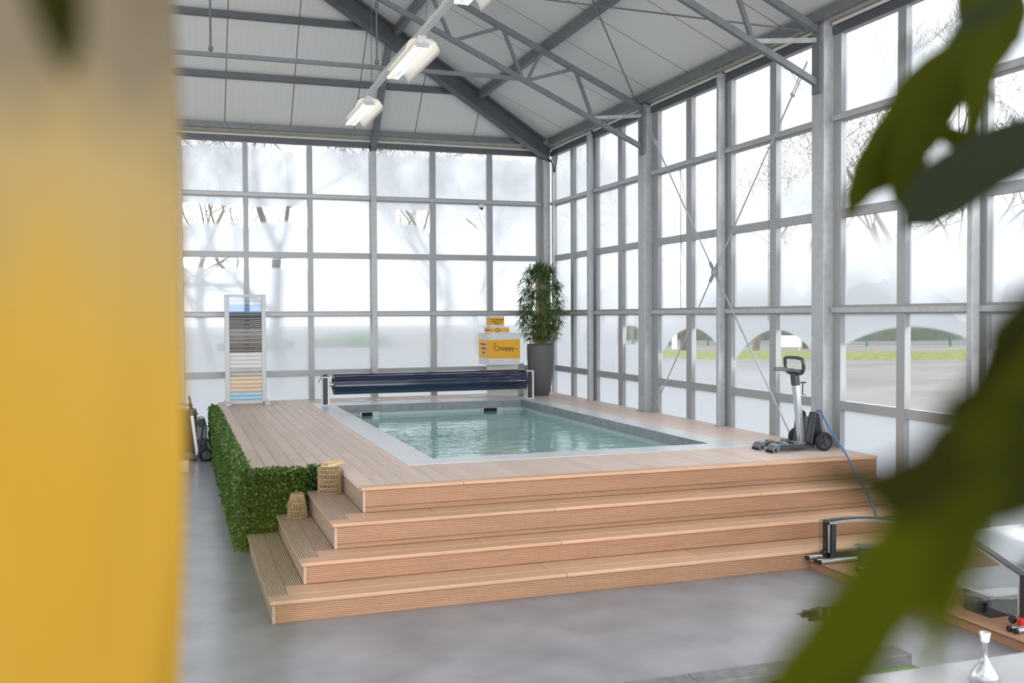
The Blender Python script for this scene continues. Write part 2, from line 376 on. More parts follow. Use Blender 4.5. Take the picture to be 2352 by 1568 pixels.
# ---- misted windows
ROWS = [(4.455, 5.324), (3.408, 4.362), (2.353, 3.309), (1.298, 2.255), (.06, 1.197)]
def sm(a, b, x):
    t = min(1, max(0, (x-a)/(b-a))); return t*t*(3-2*t)
def fog_back(u, row, s, t, z):
    n = noise.noise(V((u*1.7, z*1.9, 3))); n2 = noise.noise(V((u*7, z*7, 9)))
    f = .972+.022*n
    if row == 0: f -= .55*sm(.86, .97, t+.06*n+.05*n2)
    if row == 1:
        k = 1 if u < 2.33 else (.75 if (3.9 < u < 4.6 or 5.25 < u < 5.6) else 0)
        lo = .40+.16*(1-4*(s-.5)**2)*(1 if u > 1.2 else .4) + .05*n
        f -= .85*k*sm(lo, lo+.09, t)*(1-sm(.83+.03*n, .86+.03*n, t))
    if row == 2 and u < 2.33: f -= .75*sm(.79, .81, t+.02*n2)*(1-sm(.955, .985, t))
    if row == 3: f -= .3*sm(.1, .5, .5-abs(t-.5))*(.6+n)
    if row == 4: f = .97
    return min(1, max(0.03, f))
def fog_right(u, row, s, t, z):
    n = noise.noise(V((u*1.5, z*1.6, 13))); n2 = noise.noise(V((u*6, z*2.5, 5)))
    near = sm(15.5, 8.5, u)
    f = .972+.022*n
    if row == 0: f -= (.12+.5*near)*sm(.35, .75, t+.3*n)*(1 if u < 15 else .5)
    if row == 1: f -= (.15+.6*near)*sm(.2, .6, t+.35*n)*(1 if u < 13.5 else .25)
    if row == 2: f -= (.08+.5*near)*sm(.62, .88, t+.12*n)*(1 if u < 13.5 else .2)
    if row == 3 and u < 13.45:
        if u > 9.3:
            c = 12.43 if u > 11.4 else 10.35
            a = (u-c)/.98
            top = .80-.42*a*a*(1.1 if abs(a) < 1 else 1.3)
            f -= .93*(1-sm(top-.012, top+.012, t))*(.12+.88*sm(.18, .42, t+.06*n))
        else:
            c = 8.0; a = (u-c)/1.05; top = .86-.22*a*a
            f -= .93*(1-sm(top-.012, top+.012, t))*(.62+.38*sm(.0, .2, t+.05*n))
    elif row == 3:
        e = ((u-14.45)/.42)**2+((t-.66)/.17)**2
        f -= .75*(1-sm(.75, 1.05, e+.2*n))
        f -= .25*sm(.25, .6, n2)
    if row == 4: f = .97
    return min(1, max(0.03, f))
def window(idx, side, u0, u1, panes, label=None):
    """one bay: aluminium frame (root), glass and galvanised rails (children)"""
    def bx(m, a, b, z0, z1, d0, d1):
        if side == 'back': m.box(a, b, YB-d1, YB-d0, z0, z1)
        else: m.box(XR-d1, XR-d0, a, b, z0, z1)
    fr = MB()
    panes = sorted(panes); ed = [u0]
    for p in panes: ed += list(p)
    ed.append(u1)
    for k in range(0, len(ed), 2):
        if ed[k+1]-ed[k] > .004: bx(fr, ed[k], ed[k+1], 0, 5.36, -.02, .055)
    zs = [0]
    for a, b in sorted(ROWS): zs += [a, b]
    zs.append(5.36)
    for k in range(0, len(zs), 2):
        for a, b in panes: bx(fr, a, b, zs[k], zs[k+1], -.02, .05)
    root = struct(fr.build('window_%d' % idx, M['alu']))
    # glass
    vs = []; fs = []; fog = []
    fn = fog_back if side == 'back' else fog_right
    for r, (z0, z1) in enumerate(ROWS):
        for a, b in panes:
            nu, nz = (64, 64) if r in (1, 3) else (30, 40) if r < 4 else (4, 4)
            base = len(vs)
            for j in range(nz+1):
                for i in range(nu+1):
                    s = i/nu; t = j/nz; u = a+(b-a)*s; z = z0+(z1-z0)*t
                    vs.append((u, YB, z) if side == 'back' else (XR, u, z)); fog.append(fn(u, r, s, t, z))
            for j in range(nz):
                for i in range(nu):
                    q = base+j*(nu+1)+i; fs.append((q, q+1, q+nu+2, q+nu+1))
    me = bpy.data.meshes.new('pane'); me.from_pydata(vs, [], fs)
    at_ = me.attributes.new('fog', 'FLOAT', 'POINT'); at_.data.foreach_set('value', fog)
    me.materials.append(M['pane']); o = bpy.data.objects.new('pane', me); COL.objects.link(o); o.parent = root
    for zc in (4.405, 2.298):
        m = MB(); bx(m, u0+.03, u1-.02, zc-.028, zc+.028, .055, .10); m.build('rail', M['galv'], root)
    return root
window(1, 'back', -4.5, .04, [(-4.4, -3.4), (-3.3, -2.3), (-2.15, -1.1), (-1.0, .04)])
window(2, 'back', .04, 3.46, [(.158, 1.171), (1.254, 2.28), (2.374, 3.407)])
window(3, 'back', 3.46, 6.76, [(3.51, 4.54), (4.647, 5.657), (5.762, 6.66)])
for i, (u0, u1, ps) in enumerate([(15.72, 17.8, [(16.83, 17.69), (15.80, 16.69)]), (13.79, 15.72, [(14.78, 15.65), (13.87, 14.62)]),
        (11.42, 13.54, [(12.5, 13.37), (11.5, 12.35)]), (9.41, 11.42, [(10.42, 11.30), (9.47, 10.285)]),
        (7.08, 9.19, [(8.17, 9.058), (7.15, 8.05)]), (5.05, 7.08, [(6.1, 7.0), (5.15, 6.0)]), (2.6, 4.9, [(3.8, 4.8), (2.7, 3.7)])]):
    window(4+i, 'right', u0, u1, ps)

# ================================================================== STEEL FRAME
def hcol(x0, x1, y0, y1, z1):
    """hollow column with a base plate and a cap plate"""
    m = MB().box(x0, x1, y0, y1, .0, z1); return m
def column(name, x0, x1, y0, y1, z1, label, plates=True):
    o = hcol(x0, x1, y0, y1, z1).build(name, M['galv'], bevel=.006); tag(o, label, 'column')
    if plates:
        MB().box(x0-.03, x1-.03, y0-.02, y1+.02, z1, z1+.02).build('cap_plate', M['galv'], o)
    return o
column('steel_column', 6.80, 7.01, 13.56, 13.79, 5.42, 'thick galvanised column just left of the crossed bracing rods, deck behind pool').parent = None
column('steel_column', 6.80, 7.05, 9.19, 9.41, 5.60, 'thickest galvanised column, standing right behind the wheeled caddy')
column('steel_column', 6.76, 6.89, 17.76, 17.93, 5.40, 'galvanised corner column behind the tall bamboo plant')
column('wall_post', 6.80, 6.89, 15.716, 15.79, 5.40, 'slim galvanised wall post between corner plant and the thick column', False)
column('wall_post', 6.80, 6.905, 11.413, 11.47, 5.42, 'slim galvanised wall post behind the centre plate of the crossed rods', False)
column('wall_post', 6.80, 6.89, 7.046, 7.11, 5.42, 'slim galvanised wall post behind the green leaves at right', False)
column('wall_post', 3.41, 3.51, YB-.18, YB-.06, 5.36, 'slim galvanised post in the middle of the back window wall', False)
column('wall_post', .045, .155, YB-.15, YB-.06, 5.36, 'slim post of the back window wall beside the yellow cloth', False)
# trusses
def truss(Y, label):
    ch = lambda x: 5.43+SA*(6.73-x); lo = lambda x: 4.84+.4585*(6.73-x)
    xa = .1
    t = empty('roof_truss', (6.8, Y, 5.2), label, 'roof truss', 'lattice roof trusses')
    L = lambda p: (p[0]-6.8, 0, p[1]-5.2)
    MB().bar(L((6.80, ch(6.80))), L((xa, ch(xa))), .07, .075).build('top_chord', M['galvdark'], t)
    MB().bar(L((6.80, lo(6.80))), L((xa, lo(xa))), .06, .07).build('bottom_chord', M['galvdark'], t)
    nodes_b = [5.985, 4.87, 3.79, 2.68, 1.57]; nodes_t = [6.74, 5.66, 4.53, 3.40, 2.3, 1.2]
    MB().bar(L((5.985, 5.21)), L((6.78, 5.29)), .035, .05).build('web', M['galv'], t)
    for k, xb in enumerate(nodes_b):
        MB().bar(L((xb-.02, lo(xb)+.02)), L((nodes_t[k+1]+.03, ch(nodes_t[k+1])-.02)), .045, .045).build('web', M['galvdark'], t)
        if k: MB().bar(L((xb+.05, lo(xb+.05)+.02)), L((nodes_t[k]-.04, ch(nodes_t[k])-.02)), .045, .045).build('web', M['galvdark'], t)
    MB().bar(L((4.92, lo(4.92))), L((5.16, ch(5.16))), .04, .04).build('web', M['galvdark'], t)
    MB().box(-.03, .02, -.07, .07, -.50, .36).build('end_plate', M['galvdark'], t)
    return t
truss(13.62, 'lattice roof truss springing from the thick column left of the crossed rods')
truss(9.3, 'lattice roof truss springing from the column behind the wheeled caddy, mostly out of frame')
m = MB().bar((-4.6, 13.62, 5.71), (4.80, 13.62, 5.71), .05, .055); o = m.build('tie_bar', M['galvdark']); tag(o, 'horizontal steel tie bar crossing under the roof behind the lamps', 'tie bar')
for x, l in ((.5, 'thin hanger rod above the tie bar, nearest the yellow cloth'), (2.71, 'thin hanger rod above the tie bar, left of the upper lamp')):
    zt = 4.84+.4585*(6.73-x)
    o = MB().tube([(x, 13.62, 5.74), (x, 13.62, zt)], .014, 8).lathe([(.03, 0), (.03, .05)], (x, 13.62, 5.76), 8).lathe([(.03, 0), (.03, .05)], (x, 13.62, zt-.14), 8).build('hanger_rod', M['galvdark']); tag(o, l, 'rod')
# purlins
def cbar(a, b, w_, h, name, matk, label, cat):
    o = MB().bar(a, b, w_, h).build(name, M[matk]); return tag(o, label, cat)
for x, l in ((5.235, 'steel roof purlin of the right slope crossing the lattice truss halfway'), (3.55, 'steel roof purlin high on the right slope behind the lamps'), (1.9, 'steel roof purlin nearest the ridge on the right slope')):
    cbar((x, -2.5, roof_r(x)-.10), (x, hip_y(x)-.15, roof_r(x)-.10), .09, .13, 'roof_purlin', 'galvdark', l, 'purlin')
cbar((6.74, -2.5, 5.52), (6.74, 17.40, 5.52), .06, .12, 'eave_purlin', 'galvdark', 'galvanised eave purlin running along the top of the right window wall', 'purlin')
cbar((-6.5, 17.70, 5.56), (6.45, 17.70, 5.56), .06, .10, 'eave_purlin', 'galvdark', 'galvanised eave purlin running along the top of the back window wall', 'purlin')
for y, z, l in ((17.08, 6.27, 'lower of the two dark purlins across the back roof slope'), (16.33, 7.05, 'upper of the two dark purlins across the back roof slope')):
    xh = 6.95-(17.85-y)*SB/SA
    cbar((-xh+.2, y, z), (xh-.02, y, z), .10, .10, 'roof_purlin', 'steel', l, 'purlin')
hp = lambda x, dz: V((x, hip_y(x)-.06, roof_r(x)+dz))
m = MB(); a, b = hp(6.86, -.20), hp(.15, -.20); up = V((0, 0, 1))
for dz, w_, h in ((0, .03, .30), (.15, .16, .025), (-.15, .16, .025)): m.bar(a+up*dz, b+up*dz, w_, h)
tag(m.build('hip_rafter', M['steel']), 'heavy grey diagonal rafter running from the back corner up to the ridge', 'rafter')
m = MB().bar((3.46, 17.86, 5.26), (3.46, hip_y(3.46)+.03, roof_r(3.46)-.27), .10, .14)
tag(m.build('roof_rafter', M['galvdark']), 'sloping steel rafter on the back roof slope below the heavy diagonal', 'rafter')
# roof bracing rods
def rp(x, y, dz=-.2): return V((x, y, roof_r(x)+dz))
tag(MB().tube([rp(6.66, 13.55), rp(3.5, 9.5)], .011, 6).build('brace_rod', M['galvdark']), 'thin roof bracing rod falling to the thick column left of the crossed rods', 'rod')
tag(MB().tube([rp(6.70, 9.40, -.23), rp(3.5, 13.5, -.23)], .011, 6).build('brace_rod', M['galvdark']), 'thin roof bracing rod running nearly level to the column behind the caddy', 'rod')
# crossed wall bracing
xb = 6.79; pc = V((xb, 11.50, 2.82))
def bend(nm, p, q): return p+(q-p)*nm
cb = empty('cross_bracing', tuple(pc), 'crossed galvanised bracing rods with centre plate in front of the right windows', 'bracing')
ends = [V((xb, 13.45, 5.12)), V((xb, 9.48, 5.10)), V((xb, 13.30, DK)), V((xb, 9.72, DK))]
for k, e in enumerate(ends):
    d = (e-pc); n_ = d.normalized()
    rod = MB().tube([n_*.07, d if k > 1 else d*.86], .0095, 8).build('rod', M['galv'], cb)
    MB().bar(n_*.035, n_*.16, .014, .05, (1, 0, 0)).bar(n_*.05, n_*.17, .05, .012, (1, 0, 0)).build('fork', M['galv'], rod)
    if k < 2:
        s = n_.cross(V((1, 0, 0))).normalized()
        tb = MB()
        for sg in (-1, 1): tb.tube([d*.865+s*.02*sg, d*.955+s*.02*sg], .007, 6)
        for f_ in (.862, .958): tb.bar(d*f_-n_*.015, d*f_+n_*.015, .03, .055, s)
        tb.tube([d*.955, d], .010, 6); tb.build('turnbuckle', M['galv'], rod)
hexa = [(.075*math.cos(a), .055*math.sin(a)) for a in [R(t) for t in (0, 60, 120, 180, 240, 300)]]
MB().prism(hexa, (-.012, 0, 0), (0, 1, 0), (0, 0, 1), (.012, 0, 0)).build('centre_plate', M['galv'], cb)
# window chains
for y, z0, z1, l in ((12.62, 4.40, 2.30, 'thin ball chain hanging on the window left of the crossed rods'), (10.41, 4.30, 2.17, 'thin ball chain hanging on the window right of the crossed rods')):
    m = MB(); n = 70
    for k in range(n):
        z = z0+(z1-z0)*k/n; m.tube([(6.90, y, z), (6.90, y, z-.016)], .006, 5)
    m.tube([(6.90, y, z0), (6.90, y, z1)], .0015, 4)
    tag(m.build('ball_chain', M['galvdark']), l, 'chain')
# corner cable and pipe
m = MB().tube([(6.78, 17.70, 5.28), (6.82, 17.66, 5.22), (6.86, 17.64, 5.19), (6.905, 17.64, 5.12), (6.915, 17.64, 5.0), (6.93, 17.64, 5.0), (6.955, 17.63, 5.15), (6.975, 17.62, 5.3), (6.955, 17.64, 5.42)], .011, 8)
tag(m.build('black_cable', M['black']), 'looping black cable at the top of the back corner column', 'cable')
m = MB().tube([(6.925, 17.66, 5.0), (6.925, 17.66, DK)], .022, 10)
tag(m.build('conduit_pipe', M['white']), 'white vertical conduit pipe beside the back corner column', 'pipe')
# dome camera
cm = empty('security_camera', (5.51, YB-.13, 4.375), 'small white security camera hanging under the back window rail', 'camera')
MB().lathe([(.055, 0), (.055, -.02)], n=20).build('mount', M['cane'], cm)
MB().lathe([(.05, -.02), (.052, -.05), (.045, -.09), (.03, -.105), (.001, -.11)], n=20).build('housing', M['white'], cm)
MB().lathe([(.026, 0), (.024, -.012), (.012, -.02), (.001, -.022)], (0, -.035, -.10), 16, 'y').build('lens', M['black'], cm)

# ---- lamps
LX, LZ = 2.585, 5.25
tr = empty('lighting_trunk', (LX, 13.4, LZ+.05), 'white lighting trunk hanging on chains under the roof', 'light rail')
MB().box(-.035, .035, -12, 0.1, 0, .055).build('rail', M['wtrunk'], tr)
def chain(x, y, z0, z1):
    m = MB(); n = int((z1-z0)/.04)
    for k in range(n):
        z = z0+k*.04; a, b = ((.008, 0) if k % 2 else (0, .008))
        m.tube([(x-a, y-b, z), (x-a, y-b, z+.05)], .0022, 4); m.tube([(x+a, y+b, z), (x+a, y+b, z+.05)], .0022, 4)
    return m
for y in (-.03, -3.1): chain(0, y, .05, roof_r(LX)-LZ-.1).build('suspension_chain', M['galvdark'], tr)
lp = empty('fluorescent_lamp', (LX, 13.55, LZ), 'lit twin-tube lamp with curved reflector at the lower end of the trunk', 'lamp', 'trunk lamps')
MB().box(-.05, .05, 0, 1.55, -.035, .05).build('housing', M['wtrunk'], lp, bevel=.008)
for s in (-1, 1):
    MB().tube([(s*.055, .03, -.066), (s*.055, 1.52, -.066)], .017, 12).build('tube', M['tubelamp'], lp)
    prof = [(s*.05, .02), (s*.11, .012), (s*.15, -.02), (s*.185, -.075), (s*.20, -.13)]
    m = MB()
    vs = [(x, y, z) for y in (0, 1.55) for x, z in prof]+[(x+s*.004, y, z+.004) for y in (0, 1.55) for x, z in prof]
    m.add(vs, [(i, i+1, 6+i, 5+i) for i in range(4)]+[(10+i, 15+i, 16+i, 11+i) for i in range(4)]+[(4, 14, 19, 9)], True)
    m.build('reflector', M['wtrunk'], lp)
for y in (.015, 1.535): MB().box(-.072, .072, y-.010, y+.010, -.078, -.035).build('lamp_holder', M['greypl'], lp)
dup(lp, (LX, 10.47, LZ), 0, 'lit twin-tube lamp with curved reflector, the middle and larger one on the trunk')
dup(lp, (LX, 7.42, LZ), 0, 'twin-tube lamp at the top edge, only the reflector corner showing')

# ================================================================== DECK
Z = [DK, .552, .338, .168, 0]; FY = [8.45, 8.085, 7.735, 7.345]; LXs = [1.525, 1.22, .925, .65]
XE = 6.925
dk = empty('pool_deck', (0.65, 7.345, 0), 'raised hardwood pool deck with grooved boards and four wide steps', 'deck')
OFF = V((.65, 7.345, 0)); TO = Matrix.Translation(-OFF)
def dp(m, name, matk, **k): return m.xf(TO).build(name, M[matk], dk, **k)
random.seed(4)
m = MB(); pitch = .1375; x = .70
while x < XE-.03:
    x1 = min(x+pitch-.008, XE)
    def run(a0, a1, ya, yb):
        if a1-a0 < .02: return
        if a1 > 6.74: yb = min(yb, 17.72)
        if a1 > 6.80:
            for c0, c1 in ((9.16, 9.44), (11.40, 11.49), (13.53, 13.82), (15.70, 15.80)):
                if ya < c0 and yb > c1: run(a0, a1, ya, c0); run(a0, a1, c1, yb); return
        y = ya; cut = random.uniform(.8, 3.6)
        while y < yb-.01:
            y2 = min(y+cut, yb)
            if yb-y2 < .5: y2 = yb
            m.grooved((a0, y, DK), (0, y2-y-.003, 0), (a1-a0, 0, 0), (0, 0, 1), .05, max(2, round(9*(a1-a0)/.1335)), .44, .012)
            y = y2; cut = random.uniform(2.4, 4.4)
    segs = []
    cuts = [x]+[c for c in (2.172, 6.115) if x < c < x1]+[x1]
    for a0, a1 in zip(cuts, cuts[1:]):
        mid = (a0+a1)/2
        if mid < 1.52: run(a0, a1, 9.865, YB-.03)
        elif mid < 2.172: run(a0, a1, 8.57, YB-.03)
        elif mid < 6.115: run(a0, a1, 8.57, 9.545); run(a0, a1, 16.97, YB-.03)
        else: run(a0, a1, 8.57, YB-.03)
    x += pitch
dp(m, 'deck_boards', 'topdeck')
dp(MB().box(.695, 1.60, 9.80, 9.862, DK-.025, DK+.001), 'edge_board', 'deckside', bevel=.004)
core = MB()
for k in range(4):
    core.box(LXs[k]+.03, 6.78, FY[k]+.03, FY[0]+.4, .004, Z[k]-.055)
core.box(1.57, 2.1, 8.5, 17.9, .004, DK-.055).box(.72, 2.1, 9.90, 17.9, .004, DK-.055).box(6.2, 6.78, 8.5, 17.7, .004, DK-.055).box(2, 6.3, 17.0, 17.9, .004, DK-.055).box(1.57, 6.5, 8.5, 9.5, .004, DK-.055)
for k in range(1, 4): core.box(LXs[k]+.03, 1.6, FY[k]+.03, 9.75, .004, Z[k]-.03)
dp(core, 'dark_core', 'dark')  # near-black filler boxes added to stop light leaking through the deck
dp(MB().grooved((.70, 17.9, DK-.03), (0, -8.03, 0), (0, 0, -.70), (-1, 0, 0), .02, 45), 'side_cladding', 'deckside')
for k in range(4):
    zt, zb = Z[k], Z[k+1]; y = FY[k]; xl_ = LXs[k]
    # front riser
    m = MB(); zz = zt-.034; h = .138
    while zz > zb+.02:
        hh = min(h, zz-zb-.002); m.grooved((xl_+.024, y+.004, zz), (XE-xl_-.024, 0, 0), (0, 0, -hh), (0, -1, 0), .022, max(2, round(9*hh/.138))); zz -= hh+.005
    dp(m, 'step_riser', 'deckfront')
    # side riser
    m = MB(); zz = zt-.034; yb = 9.72 if k else 9.80
    while zz > zb+.02:
        hh = min(h, zz-zb-.002); m.grooved((xl_+.004, yb, zz), (0, y-yb+.004, 0), (0, 0, -hh), (-1, 0, 0), .022, max(2, round(9*hh/.138))); zz -= hh+.005
    dp(m, 'side_riser', 'deckside')
    dp(MB().box(xl_+.001, xl_+.022, y-.0, y+.003, zb+.002, zt-.034), 'corner_strip', 'deckside')
    # front tread / nosing (smooth boards)
    m = MB(); j = [xl_-.015, random.uniform(2.2, 3.2), random.uniform(5.2, 6.0), XE]
    wd_ = [(y-.015, y+.115)] if k == 0 else [(y-.015, y+.150), (y+.154, FY[k-1]+.002)]
    for n_, (a0, a1) in enumerate(wd_):
        jj = j if n_ == 0 else [xl_-.015+(LXs[k-1]+.018-xl_)/2, random.uniform(2, 3), random.uniform(4, 5.4), XE]
        for c, d in zip(jj, jj[1:]): m.box(c, d-.002, a0, a1, zt-.030, zt)
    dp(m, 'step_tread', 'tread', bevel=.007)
    # left treads (grooved)
    if k:
        m = MB(); wv = (LXs[k-1]+.003-xl_+.015)/2
        for n_ in range(2):
            y0 = y+.152 if n_ == 0 else FY[k-1]+.012
            m.grooved((xl_-.015+n_*wv, y0, zt), (0, 9.73-y0, 0), (wv-.004, 0, 0), (0, 0, 1), .028, 8, .42, .009)
        dp(m, 'side_tread', 'deckside')
# ================================================================== POOL
PO = (2.176, 6.110, 9.552, 16.962); PI_ = (2.52, 5.79, 9.91, 16.38)
pl = empty('swimming_pool', (4.15, 13.1, .02), 'rectangular swimming pool with pale stone coping and turquoise water', 'swimming pool')
TP = Matrix.Translation(-V((4.15, 13.1, .02)))
def pp(m, name, matk, **k): return m.xf(TP).build(name, M[matk], pl, **k)
m = MB(); zt = DK+.004; zb = DK-.11
def slab(a, b, c, d):
    m.add([(*p, z) for z in (zb, zt) for p in (a, b, c, d)], [(3, 2, 1, 0), (4, 5, 6, 7)]+[(i, (i+1) % 4, 4+(i+1) % 4, 4+i) for i in range(4)])
def run(o0, o1, i0, i1, n):
    for k in range(n):
        a, b = k/n+.0004, (k+1)/n-.0004
        L_ = lambda p, q, t: (p[0]+(q[0]-p[0])*t, p[1]+(q[1]-p[1])*t)
        slab(L_(o0, o1, a), L_(o0, o1, b), L_(i0, i1, b), L_(i0, i1, a))
o4 = [(PO[0], PO[2]), (PO[1], PO[2]), (PO[1], PO[3]), (PO[0], PO[3])]; i4 = [(PI_[0], PI_[2]), (PI_[1], PI_[2]), (PI_[1], PI_[3]), (PI_[0], PI_[3])]
for k, n in enumerate((4, 7, 4, 7)): run(o4[k], o4[(k+1) % 4], i4[k], i4[(k+1) % 4], n)
pp(m, 'coping', 'coping')
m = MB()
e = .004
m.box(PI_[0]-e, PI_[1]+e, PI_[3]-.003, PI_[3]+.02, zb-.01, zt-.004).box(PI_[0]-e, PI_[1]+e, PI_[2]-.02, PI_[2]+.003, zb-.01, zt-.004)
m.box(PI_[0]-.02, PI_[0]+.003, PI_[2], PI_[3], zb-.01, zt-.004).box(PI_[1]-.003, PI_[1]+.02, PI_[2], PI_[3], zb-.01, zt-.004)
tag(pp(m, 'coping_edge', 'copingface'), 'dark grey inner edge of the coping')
m = MB(); x0, x1, y0, y1 = PI_[0]-.03, PI_[1]+.03, PI_[2]-.03, PI_[3]+.03; zf = .03
m.box(x0, x1, y0, y1, 0.012, zf).box(x0-.02, x0, y0, y1, zf, zb).box(x1, x1+.02, y0, y1, zf, zb).box(x0, x1, y0-.02, y0, zf, zb).box(x0, x1, y1, y1+.02, zf, zb)
pp(m, 'basin', 'liner')
WZ = .585
m = MB(); m.box(x0+.001, x1-.001, y0+.001, y1-.001, WZ-.002, WZ)
m.v = m.v; 
me = bpy.data.meshes.new('water'); me.from_pydata([(x0, y0, WZ), (x1, y0, WZ), (x1, y1, WZ), (x0, y1, WZ)], [], [(0, 1, 2, 3)]); me.materials.append(M['water'])
wt = bpy.data.objects.new('water', me); COL.objects.link(wt); wt.parent = pl; wt.location = -V((4.15, 13.1, .02))
for a, b in ((2.92, 3.25), (5.06, 5.45)):
    sk = MB().box(a, b, y1-.035, y1-.005, .50, zb-.012).xf(TP).build('skimmer', M['greypl'], pl)
    MB().box(a+.03, b-.12, y1-.037, y1-.03, .53, zb-.02).xf(TP).build('skimmer_opening', M['dark'], sk)
# ================================================================== THINGS ON THE DECK
def smooth_path(pts, n=8):
    """Catmull-Rom through pts"""
    P = [V(p) for p in pts]; P = [P[0]*2-P[1]]+P+[P[-1]*2-P[-2]]; out = []
    for i in range(1, len(P)-2):
        a, b, c, d = P[i-1:i+3]
        for k in range(n):
            t = k/n; out.append(.5*((2*b)+(c-a)*t+(2*a-5*b+4*c-d)*t*t+(3*b-a-3*c+d)*t**3))
    out.append(P[-2]); return out
# ---- hedge panels
random.seed(11)
def leafcloud(m, n, x0, x1, y0, y1, z0, z1, faces, size=(.016, .03)):
    """small boxwood leaves scattered over the given faces of a box; faces: list of (normal, weight)"""
    for _ in range(n):
        nrm = random.choices([f[0] for f in faces], [f[1] for f in faces])[0]; nv = V(nrm)
        p = V((random.uniform(x0, x1), random.uniform(y0, y1), random.uniform(z0, z1)))
        for a, (lo, hi) in enumerate(((x0, x1), (y0, y1), (z0, z1))):
            if nv[a]: p[a] = hi if nv[a] > 0 else lo
        depth = random.random()**1.5
        p += nv*(.014*noise.noise(p*9)+.014-.045*depth+.014*random.random())
        d = (nv*random.uniform(.2, 1.2)+V((random.gauss(0, .7), random.gauss(0, .7), random.gauss(.25, .7)))).normalized()
        s = d.cross(V((random.gauss(0, 1), random.gauss(0, 1), random.gauss(0, 1)))).normalized(); u = s.cross(d)
        L_ = random.uniform(*size); W_ = L_*.36
        m.add([p, p+d*L_*.5+s*W_+u*.003, p+d*L_, p+d*L_*.5-s*W_+u*.003], [(0, 1, 2, 3)])
hd = empty('boxwood_hedge', (.62, 9.78, 0), 'green artificial boxwood hedge clad around the left side of the deck', 'hedge')
TH = Matrix.Translation(-V((.62, 9.78, 0)))
MB().box(.635, .68, 9.81, 17.25, .0, .70).box(.635, 1.40, 9.81, 9.855, .0, .70).xf(TH).build('backing', M['hedgecore'], hd)
m = MB()
leafcloud(m, 12500, .56, .68, 9.73, 17.3, .0, .755, [((-1, 0, 0), 1), ((0, 0, 1), .09)], (.028, .05))
leafcloud(m, 3600, .57, 1.43, 9.735, 9.83, .0, .75, [((0, -1, 0), 1), ((0, 0, 1), .14)], (.026, .046))
m.xf(TH).build('leaves', M['boxleaf'], hd, recalc=False)

# ---- rattan lanterns
def lantern_big(loc):
    r = empty('rattan_lantern', loc, 'larger rattan lantern with pale bamboo handle on the second step', 'lantern', 'rattan lanterns')
    rad = lambda z: .112 if z < .232 else .112-(z-.232)/.03*.03 if z < .262 else .078
    m = MB(); nb = 60
    for k in range(nb):
        sg = 1 if k % 2 else -1
        pts = []
        for j in range(0, 15):
            z = .262*j/14; a = 2*PI*(k//2*2)/nb+sg*(.5*2*PI/nb)*(1.0 if (j//2) % 2 else -.35)
            q = rad(z); pts.append((q*math.cos(a), q*math.sin(a), z+.003))
        m.tube(pts, .0034, 5, caps=False)
    for z in (.006, .055, .10, .145, .19, .232): m.tube([(rad(z)*math.cos(t*PI/20), rad(z)*math.sin(t*PI/20), z) for t in range(40)], .0042, 5, closed=True)
    m.build('woven_body', M['rattan'], r)
    m = MB()
    for z, q in ((.264, .080), (.272, .079)): m.tube([(q*math.cos(t*PI/20), q*math.sin(t*PI/20), z) for t in range(40)], .005, 6, closed=True)
    m.build('rim', M['bamboostrip'], r)
    m = MB(); vs = []
    n = 24
    for i in range(n+1):
        a = PI*i/n; x = .085*math.cos(a); yy = .085+0.0
        # handle lies over to the right
        px = -.03+.17*math.sin(a)*.98; py = .083*math.cos(a); pz = .262+.026*math.sin(a)
        for o_ in ((0, 0, -.011), (0, 0, .011), (.003, 0, .011), (.003, 0, -.011)): vs.append((px+o_[0], py, pz+o_[2]+.01))
    m.add(vs, [(4*i+k, 4*i+(k+1) % 4, 4*i+4+(k+1) % 4, 4*i+4+k) for i in range(n) for k in range(4)]); m.build('handle', M['bamboostrip'], r)
    return r
lantern_big((1.40, 9.535, Z[1]+.001))
def lantern_small(loc):
    r = empty('rattan_lantern', loc, 'smaller tapered rattan lantern with rope handle on the third step', 'lantern', 'rattan lanterns')
    rad = lambda z: .094-.004*(z/.08) if z < .08 else .090-.030*((z-.08)/.15)
    m = MB(); nb = 52
    for k in range(nb):
        pts = []
        for j in range(0, 13):
            z = .228*j/12; row = int(z/.07); a = 2*PI*(k+(.32 if (k+row) % 2 else -.0))/nb
            q = rad(z); pts.append((q*math.cos(a), q*math.sin(a), z+.003))
        m.tube(pts, .0034, 5, caps=False)
    for z in (.005, .075, .078, .145, .148, .226, .23): m.tube([(rad(z)*math.cos(t*PI/20), rad(z)*math.sin(t*PI/20), z) for t in range(40)], .0042, 5, closed=True)
    m.tube([(.0+.010*math.cos(t*PI/8), .058, .243+.012*math.sin(t*PI/8)) for t in range(16)], .0026, 5, closed=True)
    m.build('woven_body', M['rattan'], r)
    MB().tube(smooth_path([(-.005, .058, .235), (-.005, .01, .228), (-.03, -.05, .20), (-.075, -.055, .16), (-.10, -.03, .125), (-.098, .0, .128), (-.06, .03, .18), (-.02, .057, .225)]), .0045, 6).build('handle', M['rattan'], r)
    return r
lantern_small((1.088, 9.515, Z[2]+.001))

